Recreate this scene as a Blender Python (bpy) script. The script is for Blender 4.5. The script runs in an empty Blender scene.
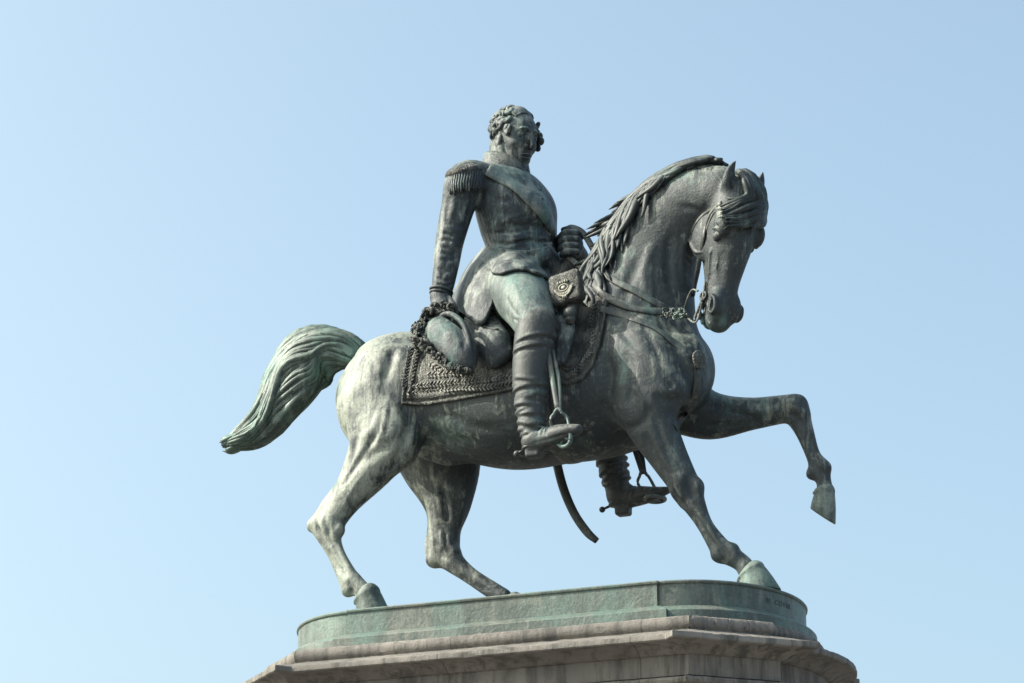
import bpy, math, random, time
import numpy as np
from mathutils import Vector
rad = math.radians
T0 = time.time()
SC = bpy.context.scene
COL = SC.collection

# ------------------------------------------------------------------ camera
F_PX = 2600.0
TH, DIST, HB, YAW, PIT = 0.378, 17.0, 5.43, 0.014, 0.329      # HB: height of the bronze base's top above the pavement
CAM = np.array([DIST*math.sin(TH), -DIST*math.cos(TH), 1.6])
FW = np.array([-math.sin(TH+YAW)*math.cos(PIT), math.cos(TH+YAW)*math.cos(PIT), math.sin(PIT)])
RT = np.array([math.cos(TH+YAW), math.sin(TH+YAW), 0.0])
UP = np.cross(RT, FW)
cd = bpy.data.cameras.new('camera')
cam = bpy.data.objects.new('camera', cd); COL.objects.link(cam)
cd.sensor_width = 36.0; cd.lens = F_PX/1024*36; cd.clip_start = 0.1; cd.clip_end = 5000
from mathutils import Matrix
cam.matrix_world = Matrix(((RT[0], UP[0], -FW[0], CAM[0]), (RT[1], UP[1], -FW[1], CAM[1]), (RT[2], UP[2], -FW[2], CAM[2]), (0, 0, 0, 1)))
SC.camera = cam

# ------------------------------------------------------------------ sky and sun
SKY_TINT = (1.87, 2.13, 1.97)
SUN_AZ = rad(180+24)     # direction TO the sun, measured from +X towards +Y
SUN_EL = rad(37)
w = bpy.data.worlds.new('World'); SC.world = w; w.use_nodes = True
nt = w.node_tree; nt.nodes.clear()
out = nt.nodes.new('ShaderNodeOutputWorld'); bg = nt.nodes.new('ShaderNodeBackground'); sky = nt.nodes.new('ShaderNodeTexSky')
sky.sky_type = 'NISHITA'; sky.sun_disc = False; sky.sun_elevation = SUN_EL; sky.sun_rotation = math.pi/2-SUN_AZ
sky.air_density = 0.7; sky.dust_density = 6.0; sky.ozone_density = 1.0; sky.altitude = 0
bg.inputs['Strength'].default_value = 0.115
gm = nt.nodes.new('ShaderNodeGamma'); gm.inputs[1].default_value = 0.80
ml = nt.nodes.new('ShaderNodeVectorMath'); ml.operation = 'MULTIPLY'; ml.inputs[1].default_value = SKY_TINT
nt.links.new(sky.outputs[0], gm.inputs[0]); nt.links.new(gm.outputs[0], ml.inputs[0]); nt.links.new(ml.outputs[0], bg.inputs[0]); nt.links.new(bg.outputs[0], out.inputs[0])
sl = bpy.data.lights.new('sun', 'SUN'); so = bpy.data.objects.new('sun', sl); COL.objects.link(so)
sl.energy = 3.5; sl.angle = rad(0.5); sl.color = (1.0, 0.93, 0.82)
sd = Vector((math.cos(SUN_AZ)*math.cos(SUN_EL), math.sin(SUN_AZ)*math.cos(SUN_EL), math.sin(SUN_EL)))
so.rotation_euler = sd.to_track_quat('Z', 'Y').to_euler(); so.location = (-20, -8, 25)
SC.view_settings.view_transform = 'Standard'; SC.view_settings.look = 'None'
SC.view_settings.exposure = 0.9; SC.view_settings.gamma = 1.0; SC.view_settings.use_curve_mapping = False

# ------------------------------------------------------------------ measuring helpers (metres; Z = 0 is the top of the bronze base)
C0 = CAM-np.array([0, 0, HB])
def ray(px, py):
    return FW+RT*((px-512)/F_PX)-UP*((py-341.5)/F_PX)
def at(px, py, Y=0.0):
    d = ray(px, py); return C0+d*((Y-C0[1])/d[1])
def proj(p):
    v = np.asarray(p)-C0; z = v@FW
    return 512+F_PX*(v@RT)/z, 341.5-F_PX*(v@UP)/z
S = 0.0067            # metres per picture pixel at the statue
def V3(*a): return np.array(a, float)
def norm(v): return v/max(np.linalg.norm(v), 1e-9)

def spline(P, n):
    P = np.asarray(P, float)
    if len(P) == 2: return P[0]+(P[1]-P[0])*np.linspace(0, 1, n+1)[:, None]
    Q = np.vstack([2*P[0]-P[1], P, 2*P[-1]-P[-2]]); o = []
    for i in range(1, len(Q)-2):
        for t in np.arange(n)/n:
            a, b, c, d = Q[i-1:i+3]
            o.append(0.5*(2*b+(c-a)*t+(2*a-5*b+4*c-d)*t*t+(3*b-a-3*c+d)*t**3))
    o.append(P[-1]); return np.array(o)

# ------------------------------------------------------------------ sculpting in a distance field
class Field:
    def __init__(s, lo, hi, h):
        s.lo = np.array(lo, float); s.h = h; s.n = np.ceil((np.array(hi)-s.lo)/h).astype(int)+1
        s.V = np.full(s.n, 0.25, np.float32)
    def box(s, lo, hi):
        a = np.clip(np.floor((lo-s.lo)/s.h).astype(int), 0, s.n); b = np.clip(np.ceil((hi-s.lo)/s.h).astype(int)+1, 0, s.n)
        sl = tuple(slice(a[i], b[i]) for i in range(3))
        g = [(s.lo[i]+s.h*np.arange(a[i], b[i])).astype(np.float32) for i in range(3)]
        return sl, np.meshgrid(*g, indexing='ij', sparse=True), min(b-a) > 0
    def blend(s, sl, d, k, mode='add'):
        A = s.V[sl]
        if mode == 'add':
            if k < 1e-6: s.V[sl] = np.minimum(A, d)
            else:
                hh = np.maximum(k-np.abs(A-d), 0)/k; s.V[sl] = np.minimum(A, d)-hh*hh*k*0.25
        else:                                       # carve d out
            if k < 1e-6: s.V[sl] = np.maximum(A, -d)
            else:
                hh = np.maximum(k-np.abs(A+d), 0)/k; s.V[sl] = np.maximum(A, -d)+hh*hh*k*0.25
    def chain(s, pts, rads, k=0.03, sub=5, side=(0, 1, 0), mode='add'):
        r = np.array([(q, q) if np.isscalar(q) else q for q in rads], float)
        A = spline(np.hstack([np.array(pts, float), r]), sub)
        P, R = A[:, :3], np.maximum(A[:, 3:], 0.002)
        pad = R.max()+k+0.02
        sl, (X, Y, Z), ok = s.box(P.min(0)-pad, P.max(0)+pad)
        if not ok: return
        D = np.full([q.stop-q.start for q in sl], 1.0, np.float32)
        o = [q.start for q in sl]; side = norm(np.array(side, float))
        for i in range(len(P)-1):
            a, b = P[i], P[i+1]; ab = b-a; L = np.linalg.norm(ab)
            if L < 1e-6: continue
            ax = ab/L; sd_ = norm(side-ax*(side@ax)); up = np.cross(ax, sd_)
            pp = max(R[i].max(), R[i+1].max())+k+0.02
            s2, (x, y, z), ok2 = s.box(np.minimum(a, b)-pp, np.maximum(a, b)+pp)
            if not ok2: continue
            x = x-a[0]; y = y-a[1]; z = z-a[2]
            u = x*ax[0]+y*ax[1]+z*ax[2]; t = np.clip(u/L, 0, 1)
            e = u-t*L
            v1 = x*sd_[0]+y*sd_[1]+z*sd_[2]; v2 = x*up[0]+y*up[1]+z*up[2]
            r1 = R[i, 0]+(R[i+1, 0]-R[i, 0])*t; r2 = R[i, 1]+(R[i+1, 1]-R[i, 1])*t
            ra = np.minimum(r1, r2)
            k0 = np.sqrt((e/ra)**2+(v1/r1)**2+(v2/r2)**2)+1e-6
            k1 = np.sqrt((e/ra**2)**2+(v1/r1**2)**2+(v2/r2**2)**2)+1e-6
            d = k0*(k0-1)/k1
            s3 = tuple(slice(s2[j].start-o[j], s2[j].stop-o[j]) for j in range(3))
            D[s3] = np.minimum(D[s3], d)
        s.blend(sl, D, k, mode)
    def ell(s, c, r, k=0.03, R=None, mode='add'):
        c = np.array(c, float); r = np.array(r, float); pad = r.max()+k+0.02
        sl, (X, Y, Z), ok = s.box(c-pad, c+pad)
        if not ok: return
        x, y, z = X-c[0], Y-c[1], Z-c[2]
        if R is not None: x, y, z = (x*R[0][0]+y*R[0][1]+z*R[0][2], x*R[1][0]+y*R[1][1]+z*R[1][2], x*R[2][0]+y*R[2][1]+z*R[2][2])
        k0 = np.sqrt((x/r[0])**2+(y/r[1])**2+(z/r[2])**2)+1e-6
        k1 = np.sqrt((x/r[0]**2)**2+(y/r[1]**2)**2+(z/r[2]**2)**2)+1e-6
        s.blend(sl, k0*(k0-1)/k1, k, mode)
    def stroke(s, pts, w, amp, sub=4, taper=True):
        P = spline(pts, sub); pad = 2.6*w
        sl, _, ok = s.box(P.min(0)-pad, P.max(0)+pad)
        if not ok: return
        G = np.zeros([q.stop-q.start for q in sl], np.float32); o = [q.start for q in sl]; n = len(P)-1
        for i in range(n):
            a, b = P[i], P[i+1]; ab = b-a; L2 = max(ab@ab, 1e-9)
            s2, (x, y, z), ok2 = s.box(np.minimum(a, b)-pad, np.maximum(a, b)+pad)
            if not ok2: continue
            x = x-a[0]; y = y-a[1]; z = z-a[2]
            t = np.clip((x*ab[0]+y*ab[1]+z*ab[2])/L2, 0, 1)
            d2 = (x-t*ab[0])**2+(y-t*ab[1])**2+(z-t*ab[2])**2
            g = np.exp(-d2/(w*w))
            if taper: u = (i+t)/n; g = g*np.clip(np.sin(np.pi*np.clip(u, .02, .98))*1.6, 0, 1)
            s3 = tuple(slice(s2[j].start-o[j], s2[j].stop-o[j]) for j in range(3))
            G[s3] = np.maximum(G[s3], g)
        s.V[sl] += amp*G
    def smooth(s, it=1):
        for _ in range(it):
            for ax in range(3):
                a = [slice(None)]*3; b = a.copy(); c = a.copy(); a[ax] = slice(0, -2); b[ax] = slice(1, -1); c[ax] = slice(2, None)
                W = s.V.copy(); W[tuple(b)] = .25*s.V[tuple(a)]+.5*s.V[tuple(b)]+.25*s.V[tuple(c)]; s.V = W
    def sample(s, p):
        q = (np.asarray(p, float)-s.lo)/s.h; i = np.clip(np.floor(q).astype(int), 0, s.n-2); f = np.clip(q-i, 0, 1)
        r = 0
        for dx in (0, 1):
            for dy in (0, 1):
                for dz in (0, 1):
                    wt = (f[..., 0] if dx else 1-f[..., 0])*(f[..., 1] if dy else 1-f[..., 1])*(f[..., 2] if dz else 1-f[..., 2])
                    r = r+wt*s.V[i[..., 0]+dx, i[..., 1]+dy, i[..., 2]+dz]
        return r
    def inside(s, p): return np.all((p >= s.lo) & (p <= s.lo+s.h*(s.n-1)), axis=-1)
    def grad(s, p):
        e = s.h*1.5; p = np.asarray(p, float)
        return norm(np.array([s.sample(p+np.eye(3)[i]*e)-s.sample(p-np.eye(3)[i]*e) for i in range(3)]))
    def mesh(s):
        V = s.V; S_ = V < 0
        c = S_[:-1, :-1, :-1]
        al = c.copy(); an = c.copy()
        for dx in (0, 1):
            for dy in (0, 1):
                for dz in (0, 1):
                    q = S_[dx:V.shape[0]-1+dx, dy:V.shape[1]-1+dy, dz:V.shape[2]-1+dz]
                    al &= q; an |= q
        act = an & ~al
        I = np.argwhere(act); idx = np.full(act.shape, -1, np.int32); idx[act] = np.arange(len(I))
        corners = {}
        for dx in (0, 1):
            for dy in (0, 1):
                for dz in (0, 1): corners[dx, dy, dz] = V[I[:, 0]+dx, I[:, 1]+dy, I[:, 2]+dz]
        acc = np.zeros((len(I), 3)); cnt = np.zeros(len(I))
        for ax in range(3):
            for a in (0, 1):
                for b in (0, 1):
                    k0 = [a, b]; k0.insert(ax, 0); k1 = [a, b]; k1.insert(ax, 1)
                    v0, v1 = corners[tuple(k0)], corners[tuple(k1)]
                    m = (v0 < 0) != (v1 < 0); t = np.where(m, v0/np.where(m, v0-v1, 1), 0)
                    p = np.tile(np.array(k0, float), (len(I), 1)); p[:, ax] = t
                    acc[m] += p[m]; cnt[m] += 1
        P = s.lo+s.h*(I+acc/cnt[:, None])
        Fs = []
        for ax in range(3):
            sl0 = [slice(None)]*3; sl1 = [slice(None)]*3; sl0[ax] = slice(0, -1); sl1[ax] = slice(1, None)
            a, b = S_[tuple(sl0)], S_[tuple(sl1)]; E = np.argwhere(a != b)
            o1, o2 = [(1, 2), (2, 0), (0, 1)][ax]
            E = E[(E[:, o1] > 0) & (E[:, o2] > 0) & (E[:, o1] < V.shape[o1]-1) & (E[:, o2] < V.shape[o2]-1)]
            def g(d1, d2):
                q = E.copy(); q[:, o1] -= d1; q[:, o2] -= d2; return idx[q[:, 0], q[:, 1], q[:, 2]]
            Q = np.stack([g(1, 1), g(0, 1), g(0, 0), g(1, 0)], 1)
            fl = ~S_[E[:, 0], E[:, 1], E[:, 2]]; Q[fl] = Q[fl][:, ::-1]
            Fs.append(Q[(Q >= 0).all(1)])
        return P, np.vstack(Fs)
def gradv(f, P):
    e = f.h; return np.stack([f.sample(P+np.eye(3)[i]*e)-f.sample(P-np.eye(3)[i]*e) for i in range(3)], 1)/(2*e)
def refine(P, F, f, margin=.03):
    """splits the faces inside the fine field f and settles them on its surface; the mesh stays one piece"""
    ok = np.all((P > f.lo+margin) & (P < f.lo+f.h*(f.n-1)-margin), axis=1); fm = ok[F].all(1); A = F[fm]; B = F[~fm]
    E = np.sort(np.stack([A, np.roll(A, -1, 1)], 2).reshape(-1, 2), 1); U, inv = np.unique(E, axis=0, return_inverse=True); inv = inv.reshape(-1, 4)
    EB = np.sort(np.stack([B, np.roll(B, -1, 1)], 2).reshape(-1, 2), 1)
    key = U[:, 0].astype(np.int64)*len(P)+U[:, 1]; bk = EB[:, 0].astype(np.int64)*len(P)+EB[:, 1]; bd = np.isin(key, bk)
    n0 = len(P); M = P[U].mean(1); C = P[A].mean(1); mi = n0+inv; ci = n0+len(U)+np.arange(len(A))
    N = [np.stack([A[:, k], mi[:, k], ci, mi[:, (k+3) % 4]], 1) for k in range(4)]
    Q = np.vstack([P, M, C]); free = np.zeros(len(Q), bool); free[np.unique(A)] = True; free[np.unique(B)] = False
    free[n0:n0+len(U)] = ~bd; free[n0+len(U):] = True
    for _ in range(5):
        X = Q[free]; g = gradv(f, X); v = f.sample(X); st = -(v/np.maximum((g*g).sum(1), .05))[:, None]*g
        l = np.linalg.norm(st, axis=1); st *= np.minimum(1, .006/np.maximum(l, 1e-9))[:, None]; Q[free] = X+st
    return Q, np.vstack([B]+N)
def cast(fields, px, py, y0=-1.6, y1=1.2):
    a, b = at(px, py, y0), at(px, py, y1); n = int(np.linalg.norm(b-a)/0.004)
    P = a+(b-a)*np.linspace(0, 1, n)[:, None]; best = None
    for f in fields:
        v = np.where(f.inside(P), f.sample(P), 1); k = np.argmax(v < 0)
        if v[k] < 0 and (best is None or k < best[0]): best = (k, f)
    if best is None: return None, None
    return P[best[0]], best[1].grad(P[best[0]])

def snap(F, p, d, off):
    """from a point outside, along d, to the surface"""
    for k in range(200):
        x = p+d*(.006*k)
        if F.inside(x[None])[0] and F.sample(x) < 0: n = F.grad(x); return (x+n*off, n)
    return None
def on(fields, pts, off=0.0):
    """points of the statue's surface seen at these places of the photograph, lifted off along the surface normal"""
    o = []
    for q in pts:
        p, n = cast(fields, q[0], q[1])
        if p is not None: o.append(p+n*(off+(q[2] if len(q) > 2 else 0)))
    return o

# ------------------------------------------------------------------ objects
ROOT_Z = HB
def mesh_obj(name, P, Fq, mat, parent=None, smooth=True):
    me = bpy.data.meshes.new(name)
    P = np.asarray(P, np.float32)
    if isinstance(Fq, np.ndarray) and Fq.ndim == 2:
        n, k = Fq.shape
        me.vertices.add(len(P)); me.vertices.foreach_set('co', P.ravel())
        me.loops.add(n*k); me.loops.foreach_set('vertex_index', Fq.astype(np.int32).ravel())
        me.polygons.add(n); me.polygons.foreach_set('loop_start', np.arange(0, n*k, k, dtype=np.int32))
        me.update(calc_edges=True)
    else: me.from_pydata([tuple(map(float, p)) for p in P], [], [tuple(int(i) for i in f) for f in Fq])
    me.validate(); me.update()
    if smooth: me.polygons.foreach_set('use_smooth', np.ones(len(me.polygons), bool))
    me.materials.append(mat)
    o = bpy.data.objects.new(name, me); COL.objects.link(o)
    if parent is not None: o.parent = parent
    return o
class MB:
    """collects swept tubes and solids into one mesh"""
    def __init__(s): s.P = []; s.F = []; s.n = 0
    def add(s, P, F):
        s.P.append(np.asarray(P, float)); s.F += [tuple(int(i)+s.n for i in f) for f in F]; s.n += len(P)
    def tube(s, pts, r, up=None, sub=4, seg=8, flat=1.0, square=False):
        """r: list of radii per point (or one); up: direction of the flattened axis (list or one)"""
        pts = np.asarray(pts, float); n = len(pts)
        r = np.full(n, r, float) if np.isscalar(r) else np.asarray(r, float)
        U = np.tile(np.array([0, 0, 1.0]), (n, 1)) if up is None else (np.tile(np.asarray(up, float), (n, 1)) if np.ndim(up) == 1 else np.asarray(up, float))
        A = spline(np.hstack([pts, r[:, None], U]), sub); P = A[:, :3]; R = np.maximum(A[:, 3], 0.0008); U = A[:, 4:7]
        T = np.gradient(P, axis=0); T /= np.linalg.norm(T, axis=1)[:, None]+1e-9
        a = np.cross(T, U); a /= np.linalg.norm(a, axis=1)[:, None]+1e-9; b = np.cross(a, T)
        if square: an = np.array([[1, 1], [-1, 1], [-1, -1], [1, -1]], float); seg = 4
        else: q = np.arange(seg)*2*np.pi/seg; an = np.stack([np.cos(q), np.sin(q)], 1)
        m = len(P)
        G = P[:, None]+R[:, None, None]*(an[None, :, :1]*a[:, None]+flat*an[None, :, 1:]*b[:, None])
        F = [(i*seg+j, i*seg+(j+1) % seg, (i+1)*seg+(j+1) % seg, (i+1)*seg+j) for i in range(m-1) for j in range(seg)]
        F += [tuple(range(seg))[::-1], tuple((m-1)*seg+j for j in range(seg))]
        s.add(G.reshape(-1, 3), F)
    def torus(s, c, R, r, ax1, ax2, seg=28, f2=1.0):
        q = np.arange(seg+1)*2*np.pi/seg
        P = np.array(c)+R*(np.cos(q)[:, None]*norm(np.array(ax1, float))+f2*np.sin(q)[:, None]*norm(np.array(ax2, float)))
        s.tube(P, r, up=np.cross(ax1, ax2), sub=1)
    def ball(s, c, r, R=None, u=12, v=8):
        r = np.array([r]*3 if np.isscalar(r) else r, float); P = []
        for i in range(v+1):
            for j in range(u):
                t, p = np.pi*i/v, 2*np.pi*j/u; P.append([math.sin(t)*math.cos(p), math.sin(t)*math.sin(p), math.cos(t)])
        P = np.array(P)*r
        if R is not None: P = P@np.array(R)
        s.add(P+np.array(c), [(i*u+j, (i+1)*u+j, (i+1)*u+(j+1) % u, i*u+(j+1) % u) for i in range(v) for j in range(u)])
    def box(s, c, h, R=None):
        P = np.array([[x, y, z] for x in (-1, 1) for y in (-1, 1) for z in (-1, 1)], float)*np.array(h)
        if R is not None: P = P@np.array(R)
        s.add(P+np.array(c), [(0, 1, 3, 2), (4, 6, 7, 5), (0, 4, 5, 1), (2, 3, 7, 6), (0, 2, 6, 4), (1, 5, 7, 3)])
    def build(s, name, mat, parent, smooth=True): return mesh_obj(name, np.vstack(s.P), s.F, mat, parent, smooth)
def empty(name, loc=(0, 0, 0), parent=None):
    o = bpy.data.objects.new(name, None); COL.objects.link(o); o.location = loc
    if parent is not None: o.parent = parent
    return o
def tag(o, label=None, cat=None, kind=None, group=None):
    if label: o['label'] = label
    if cat: o['category'] = cat
    if kind: o['kind'] = kind
    if group: o['group'] = group
    return o

# ------------------------------------------------------------------ materials
class NT:
    def __init__(s, name):
        s.m = bpy.data.materials.new(name); s.m.use_nodes = True; s.t = s.m.node_tree; s.t.nodes.clear()
        s.o = s.n('ShaderNodeOutputMaterial'); s.b = s.n('ShaderNodeBsdfPrincipled'); s.l(s.b.outputs[0], s.o.inputs[0])
        s.co = s.n('ShaderNodeTexCoord').outputs['Object']
    def n(s, t, **k):
        q = s.t.nodes.new(t)
        for a, b in k.items(): setattr(q, a, b)
        return q
    def l(s, a, b): s.t.links.new(a, b)
    def noise(s, sc, det=4, ro=.55, dist=0, vec=None, stretch=None):
        q = s.n('ShaderNodeTexNoise'); q.inputs['Scale'].default_value = sc; q.inputs['Detail'].default_value = det
        q.inputs['Roughness'].default_value = ro; q.inputs['Distortion'].default_value = dist
        v = vec or s.co
        if stretch:
            mp = s.n('ShaderNodeMapping'); mp.inputs['Scale'].default_value = stretch; s.l(v, mp.inputs[0]); v = mp.outputs[0]
        s.l(v, q.inputs['Vector']); return q.outputs['Fac']
    def ramp(s, f, a, b, c0=(0, 0, 0), c1=(1, 1, 1)):
        q = s.n('ShaderNodeValToRGB'); e = q.color_ramp.elements
        e[0].position = a; e[1].position = b; e[0].color = (*c0, 1); e[1].color = (*c1, 1); s.l(f, q.inputs[0]); return q.outputs[0]
    def mix(s, f, a, b, mode='MIX'):
        q = s.n('ShaderNodeMix', data_type='RGBA', blend_type=mode)
        for v, i in ((f, 0), (a, 6), (b, 7)):
            if isinstance(v, (int, float)): q.inputs[i].default_value = v
            elif isinstance(v, tuple): q.inputs[i].default_value = (*v, 1)
            else: s.l(v, q.inputs[i])
        return q.outputs[2]
    def math(s, op, a, b=0.0):
        q = s.n('ShaderNodeMath', operation=op)
        for v, i in ((a, 0), (b, 1)):
            if isinstance(v, (int, float)): q.inputs[i].default_value = v
            else: s.l(v, q.inputs[i])
        return q.outputs[0]
    def bump(s, h, st, dist=0.01, prev=None):
        q = s.n('ShaderNodeBump'); q.inputs['Strength'].default_value = st; q.inputs['Distance'].default_value = dist
        s.l(h, q.inputs['Height'])
        if prev: s.l(prev, q.inputs['Normal'])
        return q.outputs[0]

def bronze(name, dark=(.07, .072, .066), pale=(.25, .27, .235), green=(.12, .22, .19), amt=.5, greens=.35, bump=.35, rough=.5, metal=.2, grain=None, zone=False):
    m = NT(name)
    big = m.noise(2.2, 5, .6, .4); mid = m.noise(9, 6, .65, .6); st = m.noise(13, 6, .7, .4, stretch=(1.5, 1.5, .16)); fine = m.noise(60, 5, .7)
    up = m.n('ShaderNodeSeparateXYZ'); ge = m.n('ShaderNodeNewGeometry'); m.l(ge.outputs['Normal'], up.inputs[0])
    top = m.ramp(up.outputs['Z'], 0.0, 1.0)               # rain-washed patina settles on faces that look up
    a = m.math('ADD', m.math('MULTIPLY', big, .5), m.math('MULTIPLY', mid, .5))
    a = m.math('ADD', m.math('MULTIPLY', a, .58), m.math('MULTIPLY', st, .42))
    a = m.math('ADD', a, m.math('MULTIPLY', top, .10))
    if zone:                                               # colour shifts along the body: hindquarters paler, forehand darker
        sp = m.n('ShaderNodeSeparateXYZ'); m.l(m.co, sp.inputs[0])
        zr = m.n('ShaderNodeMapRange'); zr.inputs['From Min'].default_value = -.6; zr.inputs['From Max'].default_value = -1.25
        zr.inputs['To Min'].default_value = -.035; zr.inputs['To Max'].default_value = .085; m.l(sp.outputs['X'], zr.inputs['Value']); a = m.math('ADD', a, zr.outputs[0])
    f = m.ramp(a, .615-.26*amt, .675-.16*amt)
    c = m.mix(f, dark, pale)
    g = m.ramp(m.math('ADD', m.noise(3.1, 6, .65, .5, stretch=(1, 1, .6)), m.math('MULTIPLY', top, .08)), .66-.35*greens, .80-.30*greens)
    c = m.mix(m.math('MULTIPLY', g, .85), c, green)
    c = m.mix(m.math('MULTIPLY', m.ramp(fine, .42, .62), .55), c, m.mix(.6, c, (.02, .024, .026)))
    c = m.mix(m.math('MULTIPLY', m.ramp(m.noise(34, 6, .75, .4), .55, .70), .45), c, m.mix(.5, c, pale))
    m.l(c, m.b.inputs['Base Color']); m.b.inputs['Metallic'].default_value = metal
    m.l(m.ramp(mid, .3, .7, (rough-.08,)*3, (rough+.14,)*3), m.b.inputs['Roughness'])
    h = m.math('ADD', m.math('MULTIPLY', mid, .8), m.math('MULTIPLY', fine, .25))
    nb = m.bump(h, bump, .02)
    if grain:
        e1 = m.ramp(m.noise(grain*.42, 2, .5, 2.6), .44, .56); e2 = m.ramp(m.noise(grain*.9, 2, .5, 1.2), .42, .58)
        nb = m.bump(m.math('ADD', e1, m.math('MULTIPLY', e2, .45)), .85, .012, nb)
    m.l(nb, m.b.inputs['Normal'])
    return m.m
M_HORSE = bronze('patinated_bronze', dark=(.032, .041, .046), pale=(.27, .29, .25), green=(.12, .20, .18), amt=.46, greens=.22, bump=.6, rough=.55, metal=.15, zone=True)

# ================================================================== HORSE
HST = []
def build_horse(H, first=True):
    s = S
    def p(x, y, Y=0.0): return at(x, y, Y)
    # trunk
    H.chain([p(378, 398), p(410, 397), p(455, 402), p(512, 411), p(560, 403), p(610, 388), p(650, 372), p(678, 372)],
            [(.30, 48*s), (.38, 58*s), (.40, 58*s), (.445, 60*s), (.45, 62*s), (.40, 70*s), (.33, 62*s), (.25, 44*s)], 0.05, 14)
    # croup and buttocks
    for sg in (-1, 1):
        H.ell(p(388, 375, sg*.2), (.30, .20, .24), .10)
        H.ell(p(368, 405, sg*.24), (.22, .17, .30), .08)
    H.ell(p(405, 352), (.35, .22, .12), .12)          # loin
    H.ell(p(605, 318), (.30, .13, .20), .15)          # withers
    # shoulders, breast
    for sg in (-1, 1):
        H.chain([p(612, 315, sg*.18), p(640, 355, sg*.30), p(665, 395, sg*.30)], [(.12, .20), (.14, .21), (.13, .17)], .09)
        H.ell(p(682, 368, sg*.16), (.17, .15, .24), .07)
        H.ell(p(640, 405, sg*.30), (.20, .13, .19), .08)
    # neck
    H.chain([p(630, 335, 0), p(643, 285, -.01), p(662, 232, -.05), p(693, 199, -.12), p(722, 192, -.19)],
            [(.30, 72*s), (.235, 56*s), (.19, 44*s), (.165, 35*s), (.14, 27*s)], .07, 14)
    # --- near hind leg
    H.chain([p(376, 398, -.26), p(385, 432, -.30), p(372, 462, -.33), p(346, 500, -.36), p(330, 524, -.38)],
            [(.17, .27), (.17, .26), (.135, .20), (.085, .115), (.07, .095)], .07, 6)
    H.ell(p(398, 440, -.30), (.15, .15, .19), .08)
    H.chain([p(348, 478, -.33), p(324, 505, -.37), p(317, 524, -.38)], [.045, .030, .042], .02)          # tendon to the point of hock
    H.chain([p(319, 522, -.38), p(326, 532, -.38), p(338, 556, -.39), p(351, 580, -.40)], [(.062, .075), (.068, .085), (.048, .058), (.058, .064)], .02, 6)
    H.chain([p(322, 534, -.38), p(333, 560, -.39), p(347, 588, -.40)], [.035, .026, .040], .015)
    H.chain([p(353, 582, -.40), p(364, 592, -.41), p(369, 600, -.41)], [(.062, .068), (.055, .06), (.06, .07)], .02)
    # --- far hind leg
    H.chain([p(408, 400, .26), p(430, 435, .30), p(443, 468, .32), p(448, 502, .33), p(445, 528, .33), p(445, 550, .33)],
            [(.17, .30), (.17, .32), (.15, .29), (.115, .185), (.082, .125), (.075, .11)], .07, 6)
    H.chain([p(434, 518, .33), p(429, 546, .33), p(435, 562, .33)], [.030, .036, .05], .02)
    H.chain([p(446, 556, .33), p(468, 574, .32), p(492, 590, .31), p(504, 597, .31)], [(.07, .09), (.05, .062), (.055, .062), (.06, .06)], .03, 6)
    # --- near foreleg, planted forward
    H.chain([p(640, 385, -.30), p(650, 420, -.30), p(666, 452, -.30), p(685, 485, -.30)], [(.14, .20), (.125, .175), (.095, .135), (.078, .100)], .06, 6)
    H.chain([p(686, 488, -.30), p(693, 502, -.30), p(706, 525, -.30), p(722, 548, -.30)], [(.078, .098), (.062, .082), (.044, .050), (.055, .060)], .02, 6)
    H.ell(p(698, 487, -.31), (.045, .05, .06), .03); H.ell(p(676, 490, -.30), (.040, .045, .055), .025); H.ell(p(682, 480, -.37), (.04, .03, .05), .02)
    H.ell(p(733, 549, -.30), (.045, .045, .045), .03); H.ell(p(717, 556, -.30), (.045, .05, .04), .03)
    H.ell(p(340, 530, -.40), (.035, .05, .05), .025); H.ell(p(311, 526, -.38), (.035, .04, .05), .02); H.ell(p(348, 592, -.40), (.045, .05, .04), .03)
    H.ell(p(797, 402, .26), (.06, .05, .045), .03); H.ell(p(803, 414, .26), (.045, .05, .05), .03); H.ell(p(812, 474, .28), (.045, .045, .045), .03); H.ell(p(826, 468, .27), (.04, .045, .04), .03)
    H.ell(p(432, 560, .33), (.05, .05, .05), .02); H.ell(p(456, 553, .31), (.04, .04, .05), .025)
    H.chain([p(688, 506, -.30), p(703, 532, -.30), p(720, 558, -.30)], [.028, .024, .04], .012)
    H.chain([p(725, 553, -.30), p(742, 563, -.30), p(748, 572, -.30)], [(.062, .068), (.056, .06), (.06, .065)], .02)
    # --- far foreleg, lifted
    H.chain([p(680, 405, .26), p(712, 416, .27), p(750, 414, .28), p(785, 409, .28), p(795, 410, .28)],
            [(.16, .20), (.125, .165), (.09, .115), (.078, .098), (.075, .095)], .06, 6)
    H.chain([p(795, 410, .28), p(804, 430, .28), p(813, 455, .28), p(820, 468, .28)], [(.075, .095), (.05, .068), (.044, .052), (.056, .074)], .025, 6)
    H.chain([p(820, 470, .28), p(824, 482, .28), p(825, 492, .28)], [(.056, .068), (.048, .052), (.055, .06)], .02)
    # sheath under the flank
    H.chain([p(428, 452, 0), p(452, 456, 0), p(474, 452, 0)], [.06, .07, .04], .05)
    H.smooth(int(round(6*(.0075/H.h)**2)))
    # --- muscle relief
    def g(pts, w, a):
        q = on([H], pts)
        if len(q) > 1: HST.append((q, w, a*1.35)); H.stroke(q, w, a*1.35)
    if not first:
        for q in HST: H.stroke(*q)
        return H
    H.stroke([p(735, 400, .17), p(760, 401, .17), p(785, 400, .18)], .02, .012)
    g([(395, 345), (388, 368), (380, 385)], .035, .022)
    g([(376, 358), (382, 375), (376, 392)], .03, -.010)
    g([(352, 470), (372, 455), (398, 440), (410, 425)], .035, .012)
    g([(362, 425), (352, 455), (340, 480)], .03, .012)
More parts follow.
